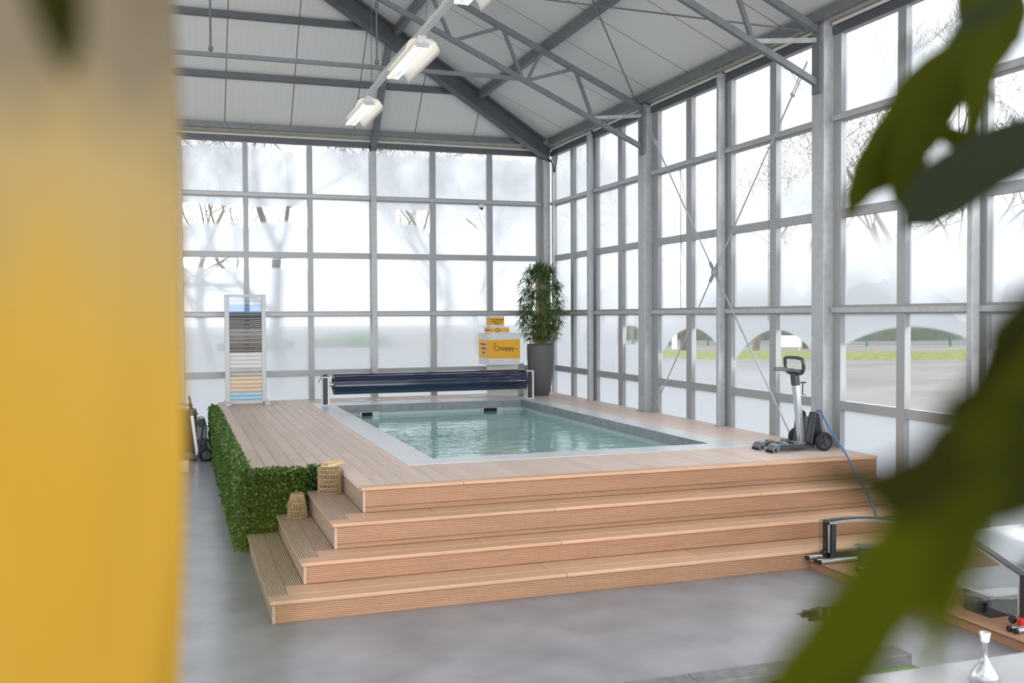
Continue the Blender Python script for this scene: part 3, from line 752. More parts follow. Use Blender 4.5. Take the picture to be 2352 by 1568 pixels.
# ---- solar pool cover on its reel
RX0, RX1, RYc, RZc = 2.485, 5.86, 16.42, 1.13
rl = empty('pool_cover_reel', (4.17, RYc, DK+.004), 'dark blue slatted pool cover rolled on a reel across the back of the pool', 'pool cover')
TR = Matrix.Translation(-V((4.17, RYc, DK+.004)))
def slat_roll(r, n, x0, x1, mm, seg=None, ph=0):
    pr_ = []
    for k in range(n):
        if seg and k not in seg: continue
        for t in range(7):
            a = 2*PI*(k+t/6*.96)/n+ph; q = r*(.955+.045*math.sin(PI*t/6))+.0
            pr_.append((k, a, q))
    for k in range(n):
        P_ = [p for p in pr_ if p[0] == k]
        if not P_: continue
        outer = [(q*math.cos(a), q*math.sin(a)) for _, a, q in P_]; inner = [((q-.02)*math.cos(a), (q-.02)*math.sin(a)) for _, a, q in reversed(P_)]
        jit = random.uniform(-.006, .006)
        mm.prism(outer+inner, (x0+jit, RYc, RZc), (0, 1, 0), (0, 0, 1), (x1-x0, 0, 0))
NS = 13
teal = [k for k in range(NS) if math.sin(2*PI*(k+.5)/NS+.2) < -.72]
m = MB(); slat_roll(.178, NS, RX0, RX1, m, [k for k in range(NS) if k not in teal], .2)
m.xf(TR).build('cover_slats', M['solar'], rl)
m = MB(); slat_roll(.178, NS, RX0, RX1, m, teal, .2); tag(m.xf(TR).build('cover_slats', M['solarteal'], rl), 'darker teal slats along the underside of the roll')
for xe_ in (RX0+.004, RX1-.004):
    m = MB()
    for r_ in (.155, .132, .108):
        for k in range(11):
            a0 = 2*PI*k/11+r_*9; m.tube([(xe_, RYc+r_*math.cos(a0+t*.1), RZc+r_*math.sin(a0+t*.1)) for t in range(5)], .009, 6)
    m.xf(TR).build('inner_winding', M['solar'], rl)
MB().lathe([(.148, RX0+.03), (.148, RX1-.03)], (0, RYc, RZc), 32, 'x').xf(TR).build('core', M['solar'], rl)
MB().lathe([(.045, RX0-.14), (.045, RX0+.05)], (0, RYc, RZc), 24, 'x').xf(TR).build('shaft', M['silver'], rl)
MB().lathe([(.04, RX1-.04), (.04, RX1+.03), (.028, RX1+.035), (.028, RX1+.06)], (0, RYc, RZc), 24, 'x').xf(TR).build('shaft', M['silver'], rl)
for sgn, (a, b), l in ((-1, (2.295, 2.42), 'left post of the reel'), (1, (5.885, 6.015), 'right post of the reel')):
    z1 = 1.262 if sgn < 0 else 1.285
    p_ = MB().box(a, b, RYc-.085, RYc+.10, DK+.004, z1).xf(TR).build('post', M['white'], rl, bevel=.012); p_['label'] = l
    MB().box(a+.008, b-.04, RYc-.095, RYc-.08, DK+.03, z1-.02).xf(TR).build('post_panel', M['anthr'], p_, bevel=.006)
    if sgn > 0: MB().box(b-.012, b+.004, RYc-.06, RYc+.07, DK+.05, z1-.03).xf(TR).build('post_panel', M['anthr'], p_, bevel=.004)
    if sgn < 0:
        MB().box(a-.01, b+.0, RYc-.05, RYc+.05, z1, z1+.012).lathe([(.03, z1+.01), (.03, z1+.035)], (a+.06, RYc, 0), 12).tube([(a+.01, RYc-.06, z1-.02), (a-.03, RYc-.08, z1-.03), (a-.055, RYc-.09, z1-.065), (a-.06, RYc-.09, z1-.1)], .006, 6).xf(TR).build('lever', M['black'], p_)
for k, (x0, y0, w_) in enumerate(((2.93, 17.05, .24), (3.36, 17.08, .07), (5.12, 17.12, .24))):
    o = MB().box(x0, x0+w_, y0, y0+.16, DK+.001, DK+.02).build('skimmer_lid', M['white'], bevel=.005)
    tag(o, ('white flat lid on the deck behind the pool, under the left half of the reel', 'smallest white lid on the deck behind the pool, beside the larger lid', 'white flat lid on the deck in front of the white pedestal')[k], 'lid', 'flat white lids behind the pool')

# ---- display stand with sample slats
sx0, sx1, sy = .800, 1.480, 17.30
ds = empty('slat_display_stand', (1.14, sy, DK), 'tall aluminium display stand of coloured cover slat samples at the back window', 'display stand')
TD = Matrix.Translation(-V((1.14, sy, DK)))
for a, b in ((sx0, sx0+.078), (sx1-.072, sx1)): MB().box(a, b, sy-.035, sy+.035, DK+.03, 2.638).xf(TD).build('upright', M['greypl'], ds, bevel=.004)
MB().box(sx0+.078, sx1-.072, sy-.02, sy+.02, 2.598, 2.634).xf(TD).build('top_bar', M['greypl'], ds)
MB().box(sx0+.078, sx1-.072, sy-.03, sy+.03, DK+.008, DK+.065).xf(TD).build('bottom_bar', M['greypl'], ds)
for a in (sx0-.01, sx1-.05): MB().box(a, a+.085, sy-.33, sy+.33, DK+.001, DK+.05).xf(TD).build('foot', M['greypl'], ds, bevel=.004)
cols = [('pale clear', None, 'slatclear')]*2+[('clear blue', None, 'slatblueclear')]*2+[('black grey', (.10, .105, .115))]*2+[('dark grey', (.13, .125, .115))]*2+[('grey', (.27, .26, .25))]*2+[('taupe', (.20, .185, .16))]*2+[('dark taupe', (.13, .125, .105))]*2+[('white', (.62, .60, .60))]*4+[('light grey', (.40, .40, .41))]*2+[('sand', (.62, .50, .34))]*2+[('beige', (.60, .45, .33))]*2+[('light blue', (.30, .50, .66))]*2
hs = (2.595-(DK+.068))/len(cols)
for k, c in enumerate(cols):
    z1 = 2.595-k*hs; z0 = z1-hs+.003
    prof = [(-.004, z0), (-.012, z0+.004)]+[(-.012-.009*math.sin(PI*t/16), z0+.004+(hs-.011)*t/16) for t in range(1, 16)]+[(-.012, z1-.004), (-.004, z1), (.008, z1), (.008, z0)]
    mm = M[c[2]] if len(c) > 2 else MATS.setdefault(c[0], None) or mat('slat_'+c[0].replace(' ', '_'), tuple(min(.8, q_*1.3) for q_ in c[1]), .22, coat=.4)
    if len(c) == 2: MATS[c[0]] = mm
    o = MB().prism(prof, (sx0+.075, sy, 0), (0, 1, 0), (0, 0, 1), (sx1-sx0-.145, 0, 0)).xf(TD).build('sample_slat', mm, ds); o['label'] = c[0]+' slat'

# ---- boxes on a pedestal
pa, pb = V((5.467, 17.38, DK)), V((5.962, 17.06, DK)); ux = (pb-pa).normalized(); uy = V((-ux.y, ux.x, 0))
m = MB().prism([(0, 0), ((pb-pa).length, 0), ((pb-pa).length, .5), (0, .5)], pa+V((0, 0, .001)), ux, uy, (0, 0, .585))
tag(m.build('display_pedestal', M['carton'], bevel=.004), 'white display pedestal under the yellow and white boxes', 'pedestal')
def carton(loc, w_, d_, h, b0, b1, label, text, rz=0, slope=0):
    r = empty('carton', loc, label, 'box', 'stacked yellow and white cartons', rz)
    MB().box(0, w_, 0, d_, 0, h).build('box_body', M['carton'], r, bevel=.003)
    e = .002
    m = MB(); q0, q1 = b0*h, b1*h; s = slope*h
    m.add([(0, -e, q0), (w_, -e, q0-s), (w_, -e, q1+s), (0, -e, q1)], [(0, 1, 2, 3)])
    m.add([(-e, d_, q0), (-e, 0, q0), (-e, 0, q1), (-e, d_, q1)], [(0, 1, 2, 3)])
    m.build('printed_band', M['orange'], r)
    for body, size, x, z, face in text:
        cu = bpy.data.curves.new('lettering', 'FONT'); cu.body = body; cu.size = size; cu.align_x = 'CENTER'; cu.align_y = 'CENTER'; cu.extrude = .0006; cu.offset = .0012
        to = bpy.data.objects.new('lettering', cu); COL.objects.link(to)
        bpy.context.view_layer.update()
        me = bpy.data.meshes.new_from_object(to.evaluated_get(bpy.context.evaluated_depsgraph_get())); COL.objects.unlink(to)
        o = bpy.data.objects.new('lettering', me); COL.objects.link(o); me.materials.clear(); me.materials.append(M['brown']); o.parent = r
        if face == 'front': o.matrix_local = Matrix.Translation((x, -.004, z)) @ Matrix.Rotation(PI/2, 4, 'X')
        else: o.matrix_local = Matrix.Translation((-.004, x, z)) @ Matrix.Rotation(-PI/2, 4, 'Z') @ Matrix.Rotation(PI/2, 4, 'X')
    return r
def ring(parent, x, z, r_, y=-.004, th=.006):
    m = MB()
    n = 28
    for a0, rr, w_, cx, cz, ar in ((0, r_, th, 0, 0, 2*PI),):
        vs = [(x+(rr+sg*w_/2)*math.cos(2*PI*k/n), yy, z+(rr+sg*w_/2)*math.sin(2*PI*k/n)) for k in range(n) for sg in (-1, 1) for yy in (y, y+.003)]
        m.add(vs, [(4*k+a, 4*((k+1) % n)+a, 4*((k+1) % n)+b, 4*k+b) for k in range(n) for a, b in ((0, 2), (2, 3), (3, 1), (1, 0))])
    for s in (-1, 1):
        m.box(x+s*(r_+th*.4)-th*.7, x+s*(r_+th*.4)+th*.7, y, y+.003, z-r_*.28, z+r_*.28)
        m.box(x+s*r_*.3-th*.3, x+s*r_*.3+th*.3, y, y+.003, z+r_*.1-th*.3, z+r_*.1+th*.3)
    m.bar((x-r_*.3, y+.0015, z-r_*.35), (x+r_*.3, y+.0015, z-r_*.35), .003, th*.5)
    m.build('emblem', M['brown'], parent)
zb_ = DK+.587
b1 = carton((5.385, 17.0, zb_), .60, .62, .575, .215, .79, 'largest yellow and white carton, at the bottom of the stack', [('toppy', .115, .36, .30, 'front'), ('.nl', .035, .53, .285, 'front'), ("da's", .03, .12, .385, 'front'), ('Het leukste voor', .05, .31, .375, 'side'), ('buiten, zit hier', .05, .31, .30, 'side'), ('binnen', .05, .31, .225, 'side')], 0, .02)
ring(b1, .155, .30, .043, th=.009)
m = MB().tube(smooth_path([(.085, -.004, .37), (.075, -.004, .345), (.082, -.004, .325), (.095, -.004, .315)], 4), .0025, 5); m.build('emblem', M['brown'], b1)
b2 = carton((5.445, 17.03, zb_+.576), .345, .42, .115, .2, .8, 'flat middle carton of the yellow and white stack', [('buiten, zit hier binnen', .028, .2, .057, 'side')], 0)
ring(b2, .125, .057, .036, th=.008)
b3 = carton((5.425, 17.05, zb_+.576+.116), .275, .20, .205, .17, .83, 'small topmost carton of the yellow and white stack', [('Het leukste voor', .036, .138, .135, 'front'), ('buiten, zit hier', .036, .138, .098, 'front'), ('binnen', .036, .138, .062, 'front')], 0)

# ---- bamboo in the grey planter
random.seed(7)
px, py = 6.43, 17.10
pt = empty('potted_bamboo', (px, py, DK), 'tall bamboo plant in a grey planter in the back corner of the deck', 'potted plant')
prof = [(.135, 0), (.15, .01), (.20, .22), (.236, .45), (.255, .70), (.258, .90), (.254, .955), (.235, .955), (.232, .88), (.001, .88)]
MB().lathe(prof, n=48).build('planter', M['planter'], pt)
MB().lathe([(.001, .89), (.23, .885)], n=24, cap=False).build('soil', M['soil'], pt)
m = MB(); canes = []
for k in range(15):
    a = random.uniform(0, 2*PI); q = .16*math.sqrt(random.random()); b = (q*math.cos(a), q*math.sin(a))
    ln = random.uniform(1.1, 1.6); tx, ty = b[0]*1.2+random.uniform(-.05, .05), b[1]*1.2+random.uniform(-.05, .05)
    c_ = [V((b[0]+(tx-b[0])*t, b[1]+(ty-b[1])*t, .88+ln*t)) for t in (0, .25, .5, .75, 1)]
    canes.append(c_); m.tube(c_, [.011, .010, .009, .007, .004], 7)
m.build('canes', M['cane'], pt)
lm_ = MB()
def blade(m, p, d, L_, W_, droop, side=None):
    d = d.normalized(); s = d.cross(V((0, 0, 1)))
    if s.length < .1: s = V((1, 0, 0))
    s.normalize(); vs = []; n = 4
    for i in range(n+1):
        t = i/n; c = p+d*L_*t+V((0, 0, -droop*L_*t*t)); wd = W_*math.sin(PI*min(1, t*.85+.15))*(1-t*.1) if i < n else 0.0005
        vs += [c-s*wd/2+V((0, 0, .15*wd)), c, c+s*wd/2+V((0, 0, .15*wd))]
    m.add(vs, [(3*i+k, 3*i+k+1, 3*i+4+k, 3*i+3+k) for i in range(n) for k in range(2)], True)
for k in range(560):
    zr = random.random(); z = 1.05+1.38*zr
    Rm = (.38 if z < 1.3 else .47-.05*(abs(z-1.75)/.7)) if z < 2.1 else .44-.66*(z-2.1)
    a = random.uniform(0, 2*PI); q = max(.05, Rm)*math.sqrt(random.uniform(.12, 1))
    p = V((q*math.cos(a)*.95, q*math.sin(a)*.8, z)); out = V((math.cos(a), math.sin(a), 0))
    for j in range(random.randint(5, 7)):
        dd = out*random.uniform(.2, 1.)+V((random.gauss(0, .65), random.gauss(0, .65), random.uniform(-.75, .35 if z < 2 else .9)))
        blade(lm_, p-out*.03, dd, random.uniform(.11, .20), random.uniform(.014, .023), random.uniform(.15, .5))
for v_ in (lm_,):
    v_.v = [(min(x, .50), min(y, .70), z) for x, y, z in v_.v]
lm_.build('foliage', M['bambooleaf'], pt, recalc=False)

# ---- wheeled pool cleaner caddy
def caddy(loc, label, rz=0):
    r = empty('cleaner_caddy', loc, label, 'caddy', 'pool cleaner caddies', rz)
    # fork with two claws
    for s in (-1, 1):
        y = s*.125
        cl = MB().prism([(0, .008), (.0, .05), (.03, .085), (.085, .095), (.10, .085), (.085, .06), (.075, .012), (.055, .008), (.055, .05), (.02, .04), (.02, .008)], (0, y-.062, 0), (1, 0, 0), (0, 0, 1), (0, .124, 0)).build('claw', M['midgrey'], r, bevel=.004)
        tt = MB()
        for k in range(6): tt.box(-.012, .004, y-.058+k*.021, y-.058+k*.021+.013, .002, .030)
        tt.build('claw_teeth', M['black'], cl)
        MB().prism([(.07, .035), (.55, .03), (.55, .065), (.30, .075), (.08, .09)], (0, y-.04, 0), (1, 0, 0), (0, 0, 1), (0, .08, 0)).build('fork_arm', M['charcoal'], r, bevel=.006)
        for x in (.13, .33):
            MB().prism([(0, .07), (.02, .105), (.075, .105), (.10, .07)], (x, y-.035, 0), (1, 0, 0), (0, 0, 1), (0, .07, 0)).build('support_pad', M['midgrey'], r, bevel=.006)
    MB().box(.20, .56, -.13, .13, .035, .062).build('base_plate', M['charcoal'], r, bevel=.006)
    MB().box(.42, .50, -.10, .10, .06, .085).build('tray', M['midgrey'], r, bevel=.008)
    # rear housing
    for s in (-1, 1):
        MB().prism([(.50, .06), (.55, .40), (.575, .425), (.615, .40), (.66, .20), (.66, .06)], (0, s*.115-.055, 0), (1, 0, 0), (0, 0, 1), (0, .11, 0)).build('side_housing', M['black'], r, bevel=.02)
    MB().prism([(.555, .06), (.58, .36), (.66, .33), (.74, .12), (.72, .06)], (0, -.16, 0), (1, 0, 0), (0, 0, 1), (0, .32, 0)).build('rear_cover', M['midgrey'], r, bevel=.015)
    # wheels
    for s in (-1, 1):
        yy = s*.235
        wh = MB().lathe([(.070, -.012), (.070, -.024), (.082, -.03), (.098, -.025), (.102, -.01), (.102, .012), (.098, .026), (.082, .03), (.070, .024), (.070, -.012)], (.62, yy, .103), 36, 'y', False).build('wheel', M['blackm'], r)
        hb = MB().lathe([(.018, -.032), (.018, .032)], (.62, yy, .103), 16, 'y').lathe([(.074, -.016), (.074, .016), (.060, .016), (.060, -.016), (.074, -.016)], (.62, yy, .103), 32, 'y', False).lathe([(.07, -.004), (.07, .004)], (.62, yy, .103), 32, 'y')
        for k in range(5):
            a = 2*PI*k/5+.3; hb.bar((.62+.015*math.cos(a), yy, .103+.015*math.sin(a)), (.62+.064*math.cos(a), yy, .103+.064*math.sin(a)), .02, .03, (0, 1, 0))
        hb.build('wheel_hub', M['charcoal'], wh)
    MB().tube([(.62, -.22, .103), (.62, .22, .103)], .010, 10).build('axle', M['chrome'], r)
    # mast
    ms = MB().bar((.505, 0, .055), (.425, 0, .72), .075, .055, (1, 0, 0)).build('mast', M['silver'], r, bevel=.006)
    MB().bar((.428, 0, .70), (.412, 0, .83), .084, .066, (1, 0, 0)).build('mast_collar', M['charcoal'], r, bevel=.01)
    MB().tube([(.47, -.03, .73), (.50, -.03, .73), (.495, -.03, .60), (.53, -.035, .595)], .006, 6).box(.485, .53, -.05, -.01, .725, .74).build('cable_hook', M['black'], r)
    hp_ = [(.415, -.045, .83), (.41, -.13, .845), (.405, -.165, .90), (.395, -.165, .975), (.39, -.13, 1.0), (.385, 0, 1.008), (.39, .13, 1.0), (.395, .145, .965), (.405, .15, .90), (.41, .12, .845), (.415, .045, .83)]
    MB().tube(smooth_path(hp_, 4), .019, 10, closed=True).build('handle', M['charcoal'], r)
    MB().box(.30, .43, .02, .09, .855, .89).box(.19, .31, .025, .085, .86, .905).box(.36, .44, -.13, .12, .85, .885).build('holder_arm', M['midgrey'], r, bevel=.008)
    return r
c1 = caddy((6.005, 9.16, DK+.001), 'grey wheeled pool cleaner caddy standing on the right end of the deck', R(2))
c2 = dup(c1, (-.185, 16.33, 0), R(0), 'wheeled caddy carrying a pool robot on the floor left of the hedge')
# robot carried by the left caddy
rb = empty('pool_robot', (.17, 16.33, .12), 'pool cleaning robot hanging on the caddy left of the hedge', 'robot')
MB().prism([(.15, .16), (.14, .50), (.19, .55), (.25, .54), (.30, .40), (.29, .16)], (0, -.2, 0), (1, 0, 0), (0, 0, 1), (0, .4, 0)).build('robot_shell', M['midgrey'], rb, bevel=.02)
for s in (-.22, .18):
    for z in (.2, .5):
        MB().lathe([(.06, 0), (.07, .02), (.06, .04)], (.21, s, z-.02), 20, 'y').build('robot_wheel', M['black'], rb)
MB().tube([(.18, -.21, .12), (.24, -.22, .5)], .015, 8).build('grip_bar', M['charcoal'], rb)
tag(MB().box(-1.6, .33, 16.95, 17.45, 0.001, .72).build('dark_cabinet', mat('brown_black_laminate', (.05, .035, .02), .5), bevel=.008), 'dark low cabinet half hidden behind the yellow cloth', 'cabinet')
wb = MB().box(-.10, .02, 14.60, 14.66, .001, .13).box(-.10, -.02, 14.66, 15.1, .001, .10).box(-.03, .17, 15.05, 15.11, .001, .17)
tag(wb.build('floor_bracket', M['carton'], bevel=.006), 'small white bracket lying on the floor beside the yellow cloth', 'bracket')
# blue cable
cp = [V((6.76, 9.24, DK+.40)), V((6.72, 9.14, DK+.415)), V((6.69, 9.02, DK+.34)), V((6.66, 8.86, DK+.22)), V((6.60, 8.60, DK+.08)), V((6.50, 8.38, DK+.02)), V((6.42, 8.15, .66)), V((6.36, 7.9, .50)), V((6.32, 7.74, .36)), V((6.28, 7.66, .30))]
o = MB().tube(smooth_path(cp), .009, 8).build('blue_cable', M['blue']); tag(o, 'blue cable running from the caddy down over the deck edge', 'cable')
# blue net in the pool
m = MB(); vs = []
for i in range(25):
    t = i/24; x = 2.92+.95*t; w_ = .14*(1-t)**.6+.012; y = 10.62+.05*math.sin(3*t)
    for j in range(5):
        s = j/4-.5; vs.append((x, y+s*w_*2, WZ+.008+.018*math.cos(s*PI)*(1-t)))
m.add(vs, [(5*i+j, 5*i+j+1, 5*i+6+j, 5*i+5+j) for i in range(24) for j in range(4)], True)
tag(m.build('leaf_net', M['bluenet']), 'blue net floating at the near left corner of the pool', 'net')
# drain marks: puddle on the floor
m = MB(); pts = []
random.seed(3)
for k in range(40):
    a = 2*PI*k/40; q = 1+.28*noise.noise(V((3*math.cos(a), 3*math.sin(a), 2)))+.1*random.uniform(-1, 1)
    pts.append((4.66+.27*q*math.cos(a), 6.17+.17*q*math.sin(a)))
m.prism(pts, (0, 0, .0006), (1, 0, 0), (0, 1, 0), (0, 0, .0012)); tag(m.build('puddle', M['water_dark']), 'small dark puddle of water on the grey floor', 'puddle')

# ================================================================== LOW PLATFORM WITH ENCLOSURE MODELS
lp_ = empty('display_platform', (5.28, 5.0, 0), 'low hardwood platform in front of the deck steps, carrying enclosure models', 'platform')
TL = Matrix.Translation(-V((5.28, 5.0, 0)))
MB().box(5.31, 6.88, 1.0, 7.32, .003, .062).xf(TL).build('dark_core', M['dark'], lp_)
m = MB(); y = 7.335; k = 0
while y > 1.1: m.grooved((5.30, y-.138, .09), (1.6, 0, 0), (0, .135, 0), (0, 0, 1), .026, 9, .45, .004); y -= .14
m.xf(TL).build('boards', M['deckfront'], lp_)
MB().grooved((5.30, 7.335, .082), (0, -6.3, 0), (0, 0, -.08), (-1, 0, 0), .02, 5).xf(TL).build('side_board', M['deckfront'], lp_)
MB().box(5.275, 5.37, 1.0, 7.335, .075, .093).xf(TL).build('edge_board', M['deckfront'], lp_, bevel=.006)
def rails(x, y, L_, parent, T, n=2):
    for k in range(n):
        yy = y-k*.055
        rr = MB().tube([(x, yy, .115), (x+L_, yy, .115)], .016, 10).build('floor_rail', M['silver'], parent); rr.matrix_local = T
        ec = MB().lathe([(.02, -.02), (.02, 0)], (x, yy, .115), 10, 'x').build('rail_end', M['black'], rr)
def strip(pts, w_, o, ux, uy, d):
    """flat profile of width w_ following pts (2D), extruded by d"""
    m = MB(); n = len(pts); off = []
    for i, (a, b) in enumerate(pts):
        p, q = pts[max(i-1, 0)], pts[min(i+1, n-1)]; t = V((q[0]-p[0], q[1]-p[1])).normalized(); off.append((a+t.y*w_, b-t.x*w_))
    o = V(o); ux = V(ux); uy = V(uy); d = V(d); A = [o+ux*p[0]+uy*p[1] for p in pts]; B_ = [o+ux*p[0]+uy*p[1] for p in off]
    vs = A+B_+[p+d for p in A]+[p+d for p in B_]; fs = []
    for i in range(n-1): fs += [(i, i+1, n+i+1, n+i), (2*n+i, 3*n+i, 3*n+i+1, 2*n+i+1), (i, 2*n+i, 2*n+i+1, i+1), (n+i, n+i+1, 3*n+i+1, 3*n+i)]
    fs += [(0, n, 3*n, 2*n), (n-1, 3*n-1, 4*n-1, 2*n-1)]
    m.add(vs, fs); return m
def enclosure(loc, label, h, span, depth):
    """arched model of a telescopic pool enclosure: arch profile, clear sheet, base"""
    r = empty('enclosure_model', loc, label, 'model', 'pool enclosure models')
    N_ = 20; X_, Z_ = (1, 0, 0), (0, 0, 1)
    top = [(span*t/N_, h*(.95+.05*math.sin(PI*min(1, t/N_*1.6))-.5*(t/N_)**2.2)) for t in range(N_+1)]
    ar = [(0, 0), (0, h*.5), (0, h*.90)]+top
    a_ = strip(ar, .030, (0, 0, 0), X_, Z_, (0, .035, 0)).build('arch_profile', M['silver'], r)
    strip([(p-.008 if i < 3 else p, q+.008) for i, (p, q) in enumerate(ar)], .009, (0, -.012, 0), X_, Z_, (0, .06, 0)).build('gasket', M['black'], a_)
    MB().box(.045, .09, -.01, .03, .0, h*.86).build('inner_post', M['anthr'], r, bevel=.004)
    n = len(ar); m = MB()
    m.add([(p, yy, q-.004) for yy in (.036, depth) for p, q in ar]+[(p+.004, yy, q-.008) for yy in (.036, depth) for p, q in ar], [(i, i+1, n+i+1, n+i) for i in range(n-1)]+[(2*n+i, 3*n+i, 3*n+i+1, 2*n+i+1) for i in range(n-1)])
    m.build('clear_sheet', M['poly'], r)
    MB().box(-.02, span*.8, .0, .03, 0, .045).build('base_profile', M['anthr'], r)
    MB().lathe([(.024, -.03), (.03, -.02), (.024, 0)], (-.005, .015, .05), 10, 'x').build('side_knob', M['black'], r)
    return r
def side_enclosure(loc, label):
    """clear enclosure model with a sloping side edge, front post and curved white-lit roof sheet"""
    r = empty('enclosure_model', loc, label, 'model', 'pool enclosure models')
    Y_, Z_ = (0, 1, 0), (0, 0, 1)
    side = [(0, 0), (0, .16), (0, .33), (.12, .372), (.25, .415), (.40, .46), (.56, .505)]
    a_ = strip(side, .028, (0, 0, 0), Y_, Z_, (.035, 0, 0)).build('side_profile', M['silver'], r)
    strip([(p-.006 if i < 3 else p, q+.008) for i, (p, q) in enumerate(side)], .008, (-.012, 0, 0), Y_, Z_, (.06, 0, 0)).build('gasket', M['black'], a_)
    n = 9; m = MB(); vs = []
    for lay in (0, .005):
        for i in range(n):
            for (yy, zz) in side[2:]:
                t = i/(n-1); vs.append((.036+1.2*t, yy+.02, zz+.10*math.sin(PI*t*.6)-.12*t-lay))
    k = len(side)-2
    for l_ in (0, 1): m.add(vs[l_*n*k:(l_+1)*n*k], [(i*k+j, i*k+j+1, (i+1)*k+j+1, (i+1)*k+j) for i in range(n-1) for j in range(k-1)], True)
    m.build('clear_sheet', M['polyframe'], r)
    m = MB(); m.add([(.018, .03, .03), (.018, .56, .03), (.018, .56, .47), (.018, .03, .31), (.022, .03, .03), (.022, .56, .03), (.022, .56, .47), (.022, .03, .31)], [(0, 1, 2, 3), (4, 7, 6, 5)])
    m.build('side_sheet', M['poly'], r)
    MB().box(.04, .09, .0, .04, 0, .32).build('inner_post', M['anthr'], r, bevel=.004)
    MB().box(-.045, .0, -.05, -.005, .0, .05).build('lock', M['red'], r, bevel=.006)['label'] = 'red locking knob'
    MB().lathe([(.024, -.03), (.03, -.02), (.024, 0)], (-.005, .05, .02), 10, 'x').build('side_knob', M['black'], r)
    return r
e1 = enclosure((5.335, 7.15, .135), 'arched enclosure model with silver profile beside the deck steps', .335, 1.25, .12)
rails(-.09, .02, 1.2, e1, Matrix.Translation((0, 0, -.135)), 2); rails(-.09, .14, 1.2, e1, Matrix.Translation((0, 0, -.135)), 1)
e2 = empty('enclosure_base_model', (5.43, 6.82, .135), 'low dark boxed enclosure model beside the arched one near the steps', 'model', 'pool enclosure models')
MB().prism([(0, 0), (0, .15), (.04, .165), (.9, .05), (.9, 0)], (0, 0, 0), (1, 0, 0), (0, 0, 1), (0, .05, 0)).build('side_panel', M['anthr'], e2, bevel=.004)
MB().prism([(0, .155), (.04, .17), (.9, .06), (.9, .045), (.04, .155)], (-.005, -.02, 0), (1, 0, 0), (0, 0, 1), (0, .12, 0)).build('top_profile', M['midgrey'], e2)
rails(-.03, .0, 1.0, e2, Matrix.Translation((0, 0, -.135)), 2)
e3 = side_enclosure((5.43, 5.17, .135), 'larger clear enclosure model at the right edge of the photo')
rails(-.09, .0, 1.0, e3, Matrix.Translation((0, 0, -.135)), 2)
e4 = empty('enclosure_base_model', (5.45, 5.45, .091), 'low dark boxed enclosure model inside the larger clear one', 'model', 'pool enclosure models')
MB().box(0, .8, 0, .26, 0, .150).build('side_panel', M['anthr'], e4, bevel=.006)
MB().box(-.012, .8, -.012, .62, .151, .168).build('top_sheet', M['greypl'], e4, bevel=.004)
MB().box(-.03, 0, .05, .10, .03, .10).build('side_knob', M['black'], e4, bevel=.006)
# kerb, turf, tray
kb = empty('granite_kerb', (2.75, 5.12, 0), 'grey granite kerb on the floor at the bottom edge of the photo', 'kerb')
for a, b in ((1.2, 2.885), (2.89, 4.4)): MB().box(a-2.75, b-2.75, -.09, .09, .001, .098).build('kerb_stone', M['stone'], kb, bevel=.008)
tag(MB().box(2.0, 4.4, 4.2, 5.02, .001, .03).build('turf_strip', M['turf']), 'strip of bright artificial grass behind the granite kerb', 'artificial grass', kind='stuff')
ty = empty('plastic_crate', (3.42, 4.62, .031), 'dark plastic lattice crate on the artificial grass under the leaves', 'crate')
m = MB()
for k in range(8): m.box(-.2+k*.055, -.19+k*.055, -.2, .2, .0, .12).box(-.2, .2, -.2+k*.055, -.19+k*.055, .0, .12)
m.build('lattice', M['black'], ty)
# counter and flask
ct = empty('stone_counter', (3.6, 3.0, 0), 'grey veined stone counter at the bottom right corner', 'counter')
MB().box(-.95, 1.6, -1.2, .36, .72, .75).build('counter_top', M['marble'], ct, bevel=.004)
MB().box(-.9, 1.55, -1.15, .31, .001, .719).build('counter_body', M['greypl'], ct)
fl = empty('glass_flask', (3.10, 3.13, .751), 'clear glass flask with a ground neck standing on the stone counter', 'flask')
MB().lathe([(.001, .002), (.055, .003), (.06, .012), (.052, .04), (.022, .085), (.0105, .105), (.0105, .165), (.015, .17), (.019, .20), (.021, .205), (.017, .205), (.0125, .172), (.008, .165), (.008, .107), (.05, .04), (.056, .012), (.001, .006)], n=32, cap=False).build('flask_body', M['lab'], fl)
MB().lathe([(.0155, .17), (.0195, .20), (.0215, .205), (.018, .206), (.0135, .172)], n=24, cap=False).build('ground_neck', M['white'], fl)
# ================================================================== OUTSIDE
GZ = -.15
struct(MB().box(-150, 220, 18.3, 260, GZ-.2, GZ).box(7.6, 220, -40, 18.3, GZ-.2, GZ).box(-150, -9.5, -40, 18.3, GZ-.2, GZ).build('ground', M['asphalt']))
random.seed(21)
def mound(x0, y0, x1, y1, wdt, h, label):
    m = MB(); n, k = 40, 8; vs = []
    d = V((x1-x0, y1-y0, 0)); s = V((-d.y, d.x, 0)).normalized()
    for i in range(n+1):
        for j in range(k+1):
            t = j/k; e = math.sin(PI*t)**.7*min(1, 6*i/n, 6*(n-i)/n)
            p = V((x0, y0, GZ-.02))+d*(i/n)+s*wdt*(t-.5+.1*noise.noise(V((i*.3, 0, 0)))); p.z += h*e*(1+.4*noise.noise(V((i*.4, j*.4, 1)))); vs.append(p)
    m.add(vs, [(i*(k+1)+j, i*(k+1)+j+1, (i+1)*(k+1)+j+1, (i+1)*(k+1)+j) for i in range(n) for j in range(k)], True)
    tag(m.build('grass_bank', M['grass']), label, 'grass', kind='stuff')
mound(18, 58, 50, 37, 8, .32, 'green grass bank beyond the car park')
mound(40, 47, 66, 33, 7, .45, 'grass bank nearest the window behind the green leaves')
